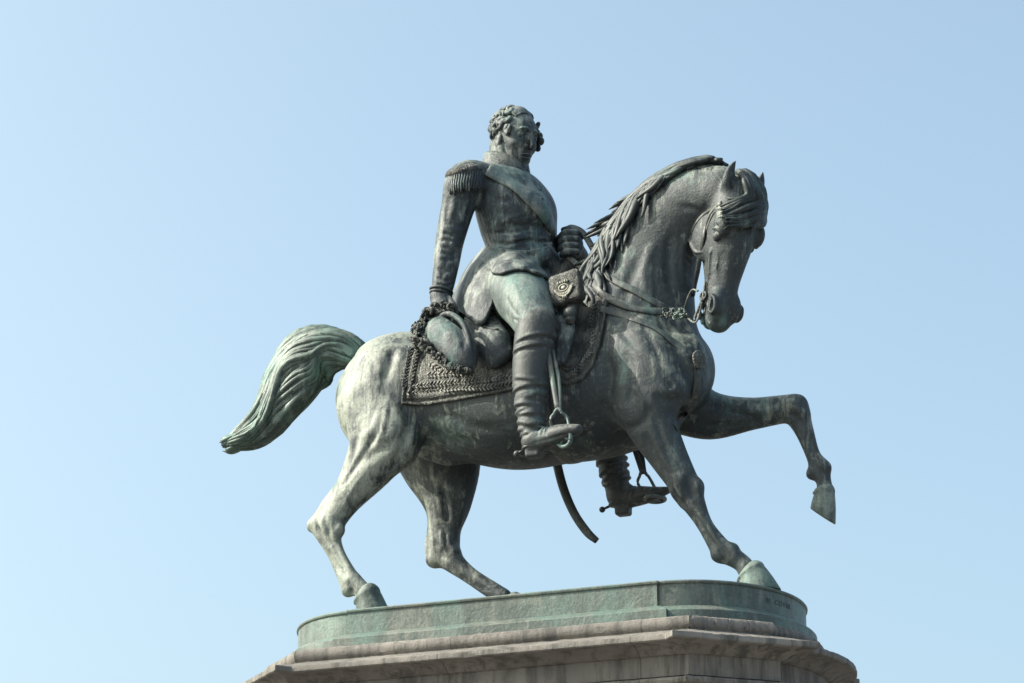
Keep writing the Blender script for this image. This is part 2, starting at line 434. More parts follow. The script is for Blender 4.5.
    g([(392, 470), (405, 440), (412, 410)], .03, .02)
    g([(640, 320), (655, 350), (670, 385), (684, 420)], .022, .016)
    g([(672, 340), (690, 360), (696, 395), (688, 425)], .03, -.012)
    g([(625, 345), (632, 380), (628, 410)], .03, .014)
    g([(618, 430), (640, 425), (652, 405)], .03, .012)
    g([(652, 410), (664, 440), (673, 465)], .018, .010)
    g([(640, 425), (655, 455), (668, 478)], .018, .010)
    g([(672, 483), (676, 500), (684, 510)], .014, -.012)
    g([(690, 480), (698, 495), (700, 508)], .014, .008)
    g([(327, 525), (333, 545), (345, 570)], .010, .008)
    g([(331, 512), (327, 530), (335, 540)], .014, -.008)
    g([(440, 520), (446, 540), (440, 560)], .016, .010)
    g([(450, 500), (456, 530), (455, 552)], .016, -.008)
    g([(450, 566), (475, 582), (498, 595)], .008, .008)
    for pts, w_, am in (([(676, 474), (678, 486), (683, 500)], .014, -.016), ([(686, 476), (690, 488), (694, 498)], .012, .012), ([(673, 488), (678, 498), (686, 508)], .010, .012),
                        ([(694, 486), (699, 496), (700, 506)], .010, -.012), ([(690, 508), (702, 528), (716, 548)], .008, .014), ([(698, 510), (710, 530), (722, 546)], .007, -.008),
                        ([(718, 548), (724, 556), (722, 562)], .010, .012), ([(730, 546), (735, 552), (734, 560)], .010, -.008),
                        ([(316, 524), (322, 536), (330, 548)], .009, .014), ([(330, 520), (334, 532), (336, 542)], .011, -.014), ([(324, 515), (322, 526), (326, 534)], .010, -.012),
                        ([(337, 540), (345, 558), (353, 574)], .007, -.008), ([(326, 545), (336, 564), (347, 580)], .007, .012), ([(346, 580), (353, 588), (350, 594)], .009, .010),
                        ([(434, 540), (438, 552), (446, 560)], .010, .014), ([(447, 535), (451, 546), (456, 556)], .010, -.012), ([(441, 530), (442, 542), (446, 550)], .009, -.012),
                        ([(455, 572), (472, 584), (488, 592)], .006, .012), ([(440, 480), (446, 505), (447, 525)], .014, .014), ([(462, 478), (462, 505), (458, 530)], .016, -.012),
                        ([(790, 412), (797, 418), (800, 428)], .010, .010), ([(786, 400), (794, 404), (800, 414)], .012, -.010), ([(804, 432), (812, 450), (818, 462)], .007, .010), ([(812, 462), (818, 470), (824, 474)], .008, .010),
                        ([(704, 404), (730, 410), (760, 420)], .016, .010), ([(700, 425), (730, 425), (765, 420)], .014, .010), ([(380, 430), (360, 460), (340, 490)], .014, .010)):
        g(pts, max(w_*1.55, .015), am*1.45)
    for pts, w_, am in (([(610, 300), (622, 330), (640, 352)], .03, .014), ([(655, 395), (668, 400), (684, 398)], .03, .016), ([(600, 400), (615, 420), (632, 432)], .03, .016), ([(590, 430), (565, 445), (535, 452)], .03, .012),
                        ([(440, 410), (470, 425), (505, 430)], .04, .010), ([(425, 430), (450, 440), (480, 440)], .03, .010), ([(605, 350), (612, 380), (610, 400)], .03, .012), ([(705, 325), (708, 345), (706, 365)], .02, .010),
                        ([(690, 320), (696, 338), (698, 352)], .02, -.010), ([(668, 405), (676, 425), (680, 440)], .02, .014), ([(645, 430), (650, 450), (660, 470)], .02, .012), ([(660, 300), (676, 320), (688, 340)], .03, .010),
                        ([(415, 345), (430, 365), (432, 395)], .03, .012), ([(360, 440), (372, 430), (380, 410)], .03, -.010), ([(400, 400), (408, 425), (400, 450)], .03, .014)):
        g(pts, w_, am)
    # veins and folds of skin
    rg = np.random.default_rng(11)
    for pts in ([(430, 455), (470, 460), (520, 463)], [(660, 425), (668, 445), (674, 462)], [(652, 430), (660, 452), (672, 474)], [(620, 380), (640, 395), (645, 415)], [(366, 470), (352, 490), (344, 508)],
                [(388, 400), (384, 425), (376, 450)], [(690, 350), (700, 372), (702, 390)], [(735, 410), (760, 412), (780, 408)], [(648, 262), (652, 290), (648, 318)], [(700, 500), (708, 522), (720, 545)]):
        g(pts, .013, -.009)
    g([(672, 232), (668, 262), (672, 295)], .03, .020); g([(690, 225), (683, 255), (685, 290)], .022, -.012); g([(655, 240), (645, 270), (648, 300)], .035, -.012)
    g([(640, 255), (628, 285), (622, 310)], .035, .014); g([(676, 205), (700, 212), (706, 228)], .02, .012)
    g([(400, 340), (425, 345), (445, 370)], .05, .008); g([(345, 400), (350, 425), (352, 450)], .03, -.010)
    return H
H = build_horse(Field((-1.85, -0.85, 0.0), (2.15, 0.85, 3.14), 0.0075))
print('horse field', time.time()-T0)

# ------------------------------------------------------------------ the head, in its own frame
HY = rad(30)                                    # the head is turned this much further towards the viewer
f0 = V3(math.cos(HY), -math.sin(HY), 0); sHd = V3(math.sin(HY), math.cos(HY), 0)
TUCK = rad(9)
aHd = norm(-f0*math.sin(TUCK)+V3(0, 0, -1)*math.cos(TUCK)); fHd = norm(f0*math.cos(TUCK)+V3(0, 0, -1)*math.sin(TUCK))
ROLL = rad(-4)
aHd, sHd = aHd*math.cos(ROLL)+sHd*math.sin(ROLL), sHd*math.cos(ROLL)-aHd*math.sin(ROLL)
O_HEAD = at(746, 190, -.26)
def hp(a, f, l): return O_HEAD+(aHd*a+fHd*f+sHd*l*1.08)*S*1.02       # along the face, forward of it, to the horse's left
RH = np.array([aHd, fHd, sHd])
def build_head(H):
    s = S; st = lambda pts, w, a: H.stroke([hp(*q) for q in pts], w, a)
    H.chain([hp(4, -12, 0), hp(30, -13, 0), hp(52, -14, 0), hp(72, -15, 0), hp(92, -16, 0), hp(115, -15, 0), hp(131, -16, 0)],
            [(21*s, 21*s), (24*s, 25*s), (22*s, 26*s), (18.5*s, 23*s), (15.5*s, 19.5*s), (13.5*s, 15.5*s), (12.5*s, 12*s)], .03, 8, side=sHd)
    H.smooth(int(round(2*(.0075/H.h)**2)))
    for l in (-1, 1):
        H.ell(hp(42, -34, l*10), (30*s, 26*s, 9.5*s), .02, RH)             # cheek disc
        H.ell(hp(41, -1, l*20.5), (13*s, 10*s, 7*s), .04, RH)             # brow
        H.ell(hp(54, -7, l*25), (8*s, 7*s, 4*s), .03, RH, mode='sub')     # eye socket
        H.ell(hp(53, -8, l*19.5), (5.0*s, 5.6*s, 4.6*s), .004, RH)        # eye
        st([(49, -15, l*24), (47, -9, l*25.5), (49, -3, l*24.5), (55, 0, l*21.5)], .012, -.018)    # upper lid
        st([(45, -13, l*25.5), (43, -6, l*27), (47, 1, l*25)], .008, .010)
        st([(57, -13, l*22), (60, -7, l*22.5), (57, -2, l*21.5)], .010, -.012)                   # lower lid
        st([(62, -12, l*20.5), (64, -6, l*20.5), (61, -1, l*20)], .008, .008)
        st([(62, -17, l*20), (78, -19, l*17.5), (96, -20, l*15)], .018, -.014)                 # facial crest
        st([(68, -3, l*16), (86, -4, l*14.5), (104, -4, l*13)], .030, .008)
        st([(68, -27, l*17), (86, -26, l*14), (102, -23, l*13)], .024, .007)
        st([(26, -14, l*24), (32, -20, l*22), (30, -28, l*20)], .025, .012)                      # hollow behind the brow
        st([(66, -10, l*19), (74, -7, l*17), (84, -9, l*15.5), (96, -6, l*14.5), (108, -9, l*14)], .008, -.008)
        st([(66, -14, l*19), (74, -22, l*17), (86, -30, l*13)], .006, -.007)
        st([(50, -22, l*21), (58, -30, l*20), (56, -44, l*18)], .007, -.006)
        st([(66, -30, l*17), (62, -46, l*16), (46, -58, l*15), (26, -56, l*15), (12, -44, l*15)], .012, -.012)   # jaw edge
        st([(14, -30, l*20), (26, -36, l*20), (40, -38, l*20.5)], .02, .008)
        H.ell(hp(119, -8, l*9.5), (15*s, 9*s, 8*s), .035, RH)             # nostril
        H.chain([hp(112, -8, l*17), hp(117, -3, l*16.5), hp(125, -2, l*15.5), hp(129, -6, l*15), hp(127, -11, l*15.5)], [1.4*s, 2.0*s, 2.2*s, 2.0*s, 1.2*s], .016, side=sHd)
        H.ell(hp(122, -7, l*18.0), (7*s, 3.6*s, 5.5*s), .008, RH, mode='sub')
        st([(108, -14, l*15.5), (114, -12, l*17), (120, -13, l*16)], .010, .012)
        st([(104, -6, l*15), (108, -1, l*15), (106, 3, l*11)], .009, .008)
        st([(116, -22, l*12.5), (126, -19, l*13), (134, -16, l*11), (139, -12, l*6)], .009, .022)    # mouth line
        st([(112, -24, l*12), (118, -18, l*14), (124, -15, l*14)], .009, -.008)
    H.ell(hp(135, -13, 0), (8*s, 8*s, 9.5*s), .045, RH)
    H.ell(hp(129, -27, 0), (11*s, 8*s, 9*s), .012, RH)
    H.chain([hp(60, -38, 0), hp(95, -29, 0), hp(125, -26, 0)], [(9*s, 12*s), (8*s, 9*s), (8*s, 7*s)], .03, side=sHd)
    for l in (-1, 1):                                                     # ears
        H.chain([hp(8, -8, l*13), hp(-3, -6, l*17), hp(-13, -4, l*18.5), hp(-19, -2, l*18), hp(-24, 0, l*17)], [(5*s, 5*s), (7.2*s, 6*s), (5.4*s, 4*s), (3.2*s, 2.4*s), (.7*s, .7*s)], .03, 6, side=sHd)
        H.chain([hp(3, 1, l*16), hp(-4, 3, l*19), (hp(-11, 3, l*20)), hp(-16, 2, l*19)], [(2.0*s, 3.2*s), (4.2*s, 4.2*s), (2.4*s, 2.4*s), (.6*s, .8*s)], .008, 6, side=sHd, mode='sub')
build_head(H)
print('head', time.time()-T0)


# ================================================================== objects
STAT = empty('equestrian_statue', (0, 0, HB))
tag(STAT, 'green-grey bronze statue of an officer on a walking horse, on top of the stone pedestal', 'statue')
H0 = H
HF_ = build_horse(Field(O_HEAD+V3(-.42, -.42, -1.12), O_HEAD+V3(.42, .36, .34), .004), False); build_head(HF_)
PE, FE = H.mesh(); PE, FE = refine(PE, FE, HF_)
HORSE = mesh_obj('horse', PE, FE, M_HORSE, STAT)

def hoof(coro, sole, toe, rt, rb, name='hoof'):
    """coro/sole: centres of the coronet and of the sole, toe: direction, rt/rb: (half length, half width)"""
    ax = norm(sole-coro); toe1 = norm(toe); toe = norm(toe-ax*(toe@ax)); toe0 = toe; sd_ = np.cross(ax, toe); L = np.linalg.norm(sole-coro)
    m = MB(); N = 28; P = []; prof = [(-.20, .40), (-.16, .66), (-.09, .85), (-.02, .95), (.04, 1.01), (.10, 1.01), (.17, .975), (.35, .99), (.6, 1.0), (.95, 1.0), (1.0, .97), (.97, .75)]
    for t, k in prof:
        tt = min(max(t, 0), 1); toe = norm(toe0*(1-tt)+toe1*tt); a = (rt[0]+(rb[0]-rt[0])*tt)*k; b = (rt[1]+(rb[1]-rt[1])*tt)*k
        for j in range(N):
            q = 2*math.pi*j/N; c = math.cos(q); c2 = c if c > 0 else c*(.86 if t > .1 else 1)
            P.append(coro+ax*L*(t)+toe*a*c2+sd_*b*math.sin(q)*(1 if c > -.3 else .93)-ax*(c*.22*rt[0]*(1-tt)))
    F = [(i*N+j, i*N+(j+1) % N, (i+1)*N+(j+1) % N, (i+1)*N+j) for i in range(len(prof)-1) for j in range(N)]
    F += [tuple(range(N))[::-1], tuple((len(prof)-1)*N+j for j in range(N))]
    m.add(P, F); return m.build(name, M_HOOF, HORSE)
M_HOOF = bronze('verdigris_bronze', dark=(.065, .085, .078), pale=(.22, .255, .225), green=(.11, .19, .165), amt=.5, greens=.5, bump=.5, rough=.6)
def gz(v, z): q = np.array(v); q[2] = z; return q
X1 = V3(1, 0, 0)
hc = at(366, 594, -.41); hoof(hc, gz(hc+V3(.07, 0, 0), .0), X1, (.095, .085), (.135, .115))
hc = at(512, 603, .31); hoof(hc, gz(hc+V3(.08, 0, 0), .0), X1, (.09, .08), (.135, .115))
hc = at(749.5, 571, -.30); hoof(hc, gz(hc+V3(.055, 0, 0), .0), X1, (.095, .08), (.15, .12))
hoof(at(824, 490, .28), at(822, 516, .28), at(836, 526, .28)-at(809, 509, .28), (.070, .066), (.108, .088))

# ------------------------------------------------------------------ hair of the horse
RNG = np.random.default_rng(7)
M_HAIR = bronze('hair_bronze', dark=(.022, .028, .030), pale=(.085, .105, .10), green=(.055, .095, .088), amt=.35, greens=.3, bump=.2)
M_TAIL = bronze('green_hair_bronze', dark=(.042, .062, .056), pale=(.17, .21, .18), green=(.095, .18, .15), amt=.42, greens=.52, bump=.2)
def frames(C, side=(0, 1, 0)):
    T = np.gradient(C, axis=0); T /= np.linalg.norm(T, axis=1)[:, None]
    sd_ = np.array(side, float)-T*(T@np.array(side, float))[:, None]; sd_ /= np.linalg.norm(sd_, axis=1)[:, None]
    return T, sd_, np.cross(T, sd_)
def lerp_rows(A, u):
    u = np.clip(u, 0, 1)*(len(A)-1); i = np.minimum(u.astype(int), len(A)-2); f = (u-i)[:, None]; return A[i]*(1-f)+A[i+1]*f
# tail
tc = np.array([at(362, 358, 0), at(343, 350, 0), at(320, 352, 0), at(300, 369, -.01), at(285, 397, -.02), at(262, 425, -.03), at(238, 440, -.04), at(224, 445, -.04)])
tr = np.array([[.07, .075], [.095, .12], [.11, .185], [.12, .195], [.11, .165], [.085, .115], [.05, .05], [.01, .01]])
TF = Field((-2.35, -.35, .6), (-1.2, .35, 2.2), .012)
TF.chain(tc, tr*.70, 0.02, 6)
tP, tF_ = TF.mesh()
TAIL = mesh_obj('tail', tP, tF_, M_TAIL, HORSE)
A = spline(np.hstack([tc, tr]), 10); T_, S_, U_ = frames(A[:, :3])
tm = MB()
for i in range(165):
    ph0 = RNG.uniform(0, 2*math.pi) if i > 44 else i/45*2*math.pi
    u0 = 0 if RNG.random() < .55 else RNG.uniform(.05, .5); u1 = RNG.uniform(.62, 1.0) if i < 90 else RNG.uniform(.85, 1.02)
    n = 26; t = np.linspace(0, 1, n); u = u0+(u1-u0)*t
    fr = RNG.uniform(1.8, 3.2); am = RNG.uniform(.10, .26); pz = RNG.uniform(0, 6.28)
    ph = ph0+(.30*np.sin(2.3*2*math.pi*u+1.7*math.sin(2*ph0))+.35*am*np.sin(fr*2*math.pi*u+pz))*np.clip(u*3, 0, 1)+RNG.uniform(-.2, .2)*t
    B = lerp_rows(A, u); s_ = lerp_rows(S_, u); u_ = lerp_rows(U_, u)
    k = .66+.30*RNG.random()+.08*np.sin(5*ph0+7*u)+.11*np.sin(2.3*2*math.pi*u+3*ph0)+(.35*np.clip(t-.6, 0, 1) if i % 7 == 0 else 0)+.25*np.clip(u-.55, 0, 1)*RNG.random()
    off = s_*(np.cos(ph)*B[:, 3]*k)[:, None]+u_*(np.sin(ph)*B[:, 4]*k)[:, None]
    nr = off/np.linalg.norm(off, axis=1)[:, None]
    r = (.014+.024*RNG.random())*np.clip(np.sin(np.pi*np.clip(t*.93+.07, 0, 1))**.55, .04, 1)*np.clip(1.25-u*.5, .3, 1)
    tm.tube(B[:, :3]+off, r, up=nr, sub=1, seg=7, flat=1.5)
for i in range(26):
    j = .55+.02*i*.6; c = lerp_rows(A, np.array([j]))[0]; d_ = V3(0, RNG.uniform(-.04, .04), RNG.uniform(-.06, .055))*(.3+c[4]*5)
    e_ = lerp_rows(A, np.array([min(j+.30, 1.0)]))[0]; f_ = lerp_rows(A, np.array([min(j+.16, 1.0)]))[0]
    sg = RNG.choice((-1, 1)); o1 = V3(0, 0, 1)*sg
    tm.tube([c[:3]+d_*.8, f_[:3]+d_*.9+V3(.01, 0, .010)*sg, e_[:3]+d_*RNG.uniform(.2, .8)+V3(RNG.uniform(-.05, .10), 0, RNG.uniform(-.02, .01))], [.024, .024, .002], up=(0, -1, 0), sub=8, seg=7, flat=1.3)
o = tm.build('hair_lock', M_TAIL, TAIL)
# mane
nc = np.array([at(726, 186, -.20), at(693, 199, -.12), at(662, 232, -.05), at(643, 285, -.01), at(628, 330, 0)])
nr_ = np.array([[.135, 27*S], [.165, 35*S], [.19, 44*S], [.235, 56*S], [.30, 68*S]])
A = spline(np.hstack([nc, nr_]), 12); T_, S_, U_ = frames(A[:, :3])
sgnU = 1 if (U_[20] @ norm(at(622, 205)-at(698, 262))) > 0 else -1
mm = MB()
def lock(u0, u1, p0, p1, k0, k1, r0, am=.08, fr=1.5, n=18, mb=None, tip=0, flat=1.3):
    t = np.linspace(0, 1, n); u = u0+(u1-u0)*t; pz = RNG.uniform(0, 6.28)
    ph = p0+(p1-p0)*t+am*np.sin(fr*2*math.pi*t+pz)
    B = lerp_rows(A, u); s_ = -lerp_rows(S_, u); u_ = lerp_rows(U_, u)*sgnU
    k = k0+(k1-k0)*t+.03*np.sin(5*t+pz)+tip*np.clip(t-.65, 0, 1)
    off = s_*(np.sin(ph)*B[:, 3]*k)[:, None]+u_*(np.cos(ph)*B[:, 4]*k)[:, None]
    nr = off/np.linalg.norm(off, axis=1)[:, None]
    (mb or mm).tube(B[:, :3]+off, r0*np.clip(np.sin(np.pi*np.clip(t*.9+.1, 0, 1))**.6, .05, 1), up=nr, sub=1, seg=8, flat=flat)
for i in range(90):
    u0 = RNG.uniform(.0, .70); sg = 1 if RNG.random() < .7 else -1; p0 = RNG.uniform(-.3, .25)
    lock(u0, min(u0+RNG.uniform(.24, .36), .99), p0, p0*.5+sg*RNG.uniform(.3, 1.1+.4*u0), 1.03, RNG.uniform(1.05, 1.15), RNG.uniform(.036, .056), am=.10, fr=1.2, flat=.55)
for i in range(200):
    u0 = RNG.uniform(.0, .72); near = RNG.random() < .68; sg = 1 if near else -1
    L = RNG.uniform(.22, .38); p0 = RNG.uniform(-.35, .25)*1.0
    p1 = p0*.5+sg*RNG.uniform(.2, 1.0+.45*u0)
    lock(u0, min(u0+L, .97), p0, p1, RNG.uniform(1.0, 1.08), RNG.uniform(1.02, 1.14), RNG.uniform(.014, .024) if u0 < .28 else RNG.uniform(.016, .036), am=RNG.uniform(.06, .20), fr=RNG.uniform(.8, 1.8))
for u0, u1, ti in ((.16, .38, .5), (.30, .52, 1.0), (.34, .58, 1.6), (.38, .61, 1.3), (.44, .70, .6), (.50, .78, 1.0), (.56, .86, 1.1), (.60, .92, .8), (.24, .46, .6)):
    for q in range(6): lock(u0+q*.014, u1+q*.008-.03*(q % 2), RNG.uniform(-.35, .35), RNG.uniform(-.4, .5), 1.04, 1.10, RNG.uniform(.018, .030), am=.14, fr=1.3, tip=ti*RNG.uniform(.35, 1))
for i in range(60):
    u0 = RNG.uniform(.05, .62); p0 = RNG.uniform(.0, .5)
    lock(u0, min(u0+RNG.uniform(.26, .42), .99), p0, p0+RNG.uniform(.25, .75), 1.10, RNG.uniform(1.10, 1.24), RNG.uniform(.026, .040), am=RNG.uniform(.08, .16), fr=RNG.uniform(1.0, 1.6), n=22, flat=.75)
# the hair massed over the poll
for i in range(60):
    v = RNG.uniform(-1, 1); h = RNG.uniform(0, 1); wv = RNG.uniform(-4, 4)
    P_ = [hp(2+4*h, 2, 3+v*5), hp(-7-6*h, -12, v*8+wv), hp(-9-6*h, -24, -1+v*12-wv), hp(-7-5*h, -36, -2+v*15+wv), hp(0-5*h, -50, -3+v*18-wv), hp(10-3*h+wv, -68, -4+v*20)]
    mm.tube(P_, np.array([.012, .020, .024, .022, .016, .003])*RNG.uniform(.7, 1.25), up=-aHd, sub=5, seg=7, flat=1.2)
mm.build('mane', M_HAIR, HORSE)
fm = MB()
for lay in range(3):
    for i in range(15):
        v = (i+RNG.uniform(-.4, .4))/14; tp = RNG.uniform(-4, 6); sw = RNG.uniform(-1.5, 1.5); L_ = RNG.uniform(0, 7)
        tp += 4*lay-4
        C_ = [(-9, -14, -5+9*v), (-5, -3, -6+15*v+sw), (2+5*v, 0, -6+24*v), (10+11*v+sw, 0, -4+22*v), (17+15*v+tp*.4, 0, -9+16*v), (22+16*v+tp, 0, -15+12*v-L_*.4), (24+17*v+tp*1.6+sw, 0, -20+9*v-L_)]
        if lay == 2 and i % 3 == 0: C_ = [(-6, -8, 0+4*v), (-1, 0, 6+3*v), (8, 0, 5+6*v), (20, 0, 2+6*v+sw), (31+tp, 0, 3*sw), (40+tp, 0, -2+5*sw)]
        P_ = []; N_ = []
        for j, (a_, f_, l_) in enumerate(C_):
            l_ = max(-27, min(24, l_)); d_ = norm(fHd+sHd*l_/20-aHd*(.9 if a_ < -3 else .25 if a_ < 3 else 0)); t = j/(len(C_)-1)
            x = snap(HF_, hp(a_, f_-8, l_*.75)+d_*.40, -d_, .006+.010*lay+.014*math.sin(math.pi*t))
            if x is not None: P_.append(x[0]); N_.append(d_)
        if len(P_) > 4:
            r_ = RNG.uniform(.016, .030)*np.clip(np.sin(np.pi*np.linspace(.10, .985, len(P_)))**.7, .06, 1); fm.tube(P_, r_, up=np.array(N_), sub=4, seg=8, flat=1.1)
fm.build('forelock', M_HAIR, HORSE)


# ================================================================== RIDER
def rbox(F_, c, half, r_, B, k=.005):
    pad = max(half)+r_+.04; sl, (X, Y, Z), ok = F_.box(c-pad, c+pad); x, y, z = X-c[0], Y-c[1], Z-c[2]
    a = [np.abs(x*B[i][0]+y*B[i][1]+z*B[i][2])-half[i] for i in range(3)]
    d = np.sqrt(np.maximum(a[0], 0)**2+np.maximum(a[1], 0)**2+np.maximum(a[2], 0)**2)+np.minimum(np.maximum(np.maximum(a[0], a[1]), a[2]), 0)-r_
    F_.blend(sl, d.astype(np.float32), k)
BT = rad(10); ft = V3(math.cos(BT), -math.sin(BT), 0); rt = V3(-math.sin(BT), -math.cos(BT), 0); zz = V3(0, 0, 1)
RH_SH = at(466, 180, -.36)                       # right shoulder
RST = []
def build_rider(R, first=True):
    s = S
    R.chain([at(512, 300), at(515, 278), at(521, 252), at(518, 226), at(514, 206), at(508, 189), at(504, 181)],
            [(.29, .25), (.28, .235), (.28, .22), (.335, .25), (.345, .250), (.27, .165), (.16, .11)], .02, 10, side=rt)
    R.ell(at(527, 212, -.12), (.16, .15, .14), .08); R.ell(at(530, 212, .12), (.16, .15, .14), .08)
    R.ell(at(545, 262, 0), (.10, .17, .10), .08)
    # neck
    R.chain([at(501, 183, -.01), at(502, 165, -.02), at(505, 148, -.02)], [(.14, .13), (.106, .106), (.10, .10)], .03)
    # right arm, hanging back and down
    R.chain([at(492, 182, -.18), at(466, 180, -.35), at(458, 207, -.37), at(450, 240, -.38), at(446.5, 262, -.39), at(443, 285, -.41), at(440, 297, -.42)],
            [(.13, .12), (.135, .13), (.115, .118), (.098, .10), (.090, .092), (.075, .078), (.068, .070)], .05, 6)
    # left arm, elbow out, hand in front with the reins
    R.chain([at(520, 194, .12), at(527, 206, .30), at(542, 240, .42), at(566, 270, .46), at(578, 260, .25), at(577, 251, .13)],
            [(.13, .12), (.13, .125), (.115, .115), (.10, .095), (.078, .075), (.06, .058)], .04, 6)
    # thighs
    THIGH = [at(510, 288, -.12), at(517, 292, -.30), at(527, 306, -.48), at(536, 326, -.60)]
    R.chain(THIGH, [(.22, .20), (.215, .205), (.175, .175), (.135, .135)], .05, 8)
    R.THIGH = THIGH
    R.chain([at(520, 300, .12), at(540, 310, .30), at(562, 335, .48), at(580, 360, .60)], [(.20, .18), (.185, .175), (.155, .155), (.128, .128)], .05, 8)
    R.chain([at(536, 326, -.60), at(534, 350, -.62), at(532, 375, -.64)], [.12, .115, .11], .03)
    R.chain([at(580, 360, .60), at(590, 390, .62), at(600, 425, .62)], [.12, .115, .10], .03)
    R.smooth(int(round(3*(.006/R.h)**2)))
    # folds of the tunic
    def g(pts, w, a):
        q = on([R], pts)
        if len(q) > 1: RST.append((q, w, a)); R.stroke(q, w, a)
    if not first:
        for q in RST: R.stroke(*q)
        return R
    rg = np.random.default_rng(8)
    for i in range(26):
        y = rg.uniform(216, 262); x0 = rg.uniform(489, 515); x1 = x0+rg.uniform(18, 44); x1 = min(x1, 552); dy = rg.uniform(-7, 4)
        ym = y+rg.uniform(-1, 4)
        g([(x0, y+2), ((x0*2+x1)/3, ym+dy*.3), ((x0+2*x1)/3, ym+dy*.7), (x1, y+dy)], rg.uniform(.011, .020), rg.uniform(.008, .017)*(1 if i % 3 else -.8))
    for a_ in ([(491, 196), (500, 200), (512, 201)], [(490, 206), (500, 213), (514, 214)], [(494, 188), (498, 202), (496, 218)], [(536, 206), (540, 220), (541, 236)], [(508, 192), (520, 206), (526, 222)], [(520, 196), (530, 208), (534, 222)]):
        g(a_, .022, .009)
    g([(489, 190), (492, 205), (488, 222)], .02, .014); g([(500, 178), (512, 184), (524, 186)], .02, .006)
    g([(541, 215), (547, 235), (549, 262)], .008, .009)
    for y in (190, 199, 208, 217, 226, 235, 244):                     # buttons
        p, n = cast([R], 540+(y-190)*.2, y)
        if p is not None: R.ell(p, (.014, .014, .014), .004)
    for (xa, ya), (xb, yb), w_, am in (((443, 232), (466, 239), .016, .012), ((441, 239), (464, 243), .015, .018), ((441, 246), (462, 247), .014, .020), ((440, 252), (461, 251), .016, .018), ((441, 259), (459, 256), .015, .014),
            ((440, 236), (455, 244), .012, -.012), ((446, 249), (462, 243), .012, -.012), ((437, 268), (452, 270), .014, .008), ((436, 277), (453, 279), .012, .014), ((436, 283), (453, 284), .012, .016), ((435, 289), (452, 290), .012, .014), ((446, 220), (468, 226), .02, .008)):
        g([(xa, ya), ((xa+xb)/2, (ya+yb)/2+2.5+rg.uniform(-1, 1)), (xb, yb)], w_, am)
    g([(462, 195), (457, 212), (452, 228)], .03, .012); g([(472, 192), (470, 208), (463, 228)], .024, .014); g([(450, 195), (447, 212), (446, 226)], .024, .010)
    g([(449, 255), (444, 268), (442, 280)], .02, .010)
    g([(512, 318), (524, 322), (540, 318), (551, 314)], .010, .012)
    g([(512, 280), (520, 300), (528, 314)], .02, -.006); g([(505, 295), (512, 308), (520, 318)], .014, .008)
    # cuffs
    for c, r_ in (((441, 292, -.417), .078),):
        pass
    return R
R = build_rider(Field((-.95, -.80, .95), (.75, .75, 3.82), .006))
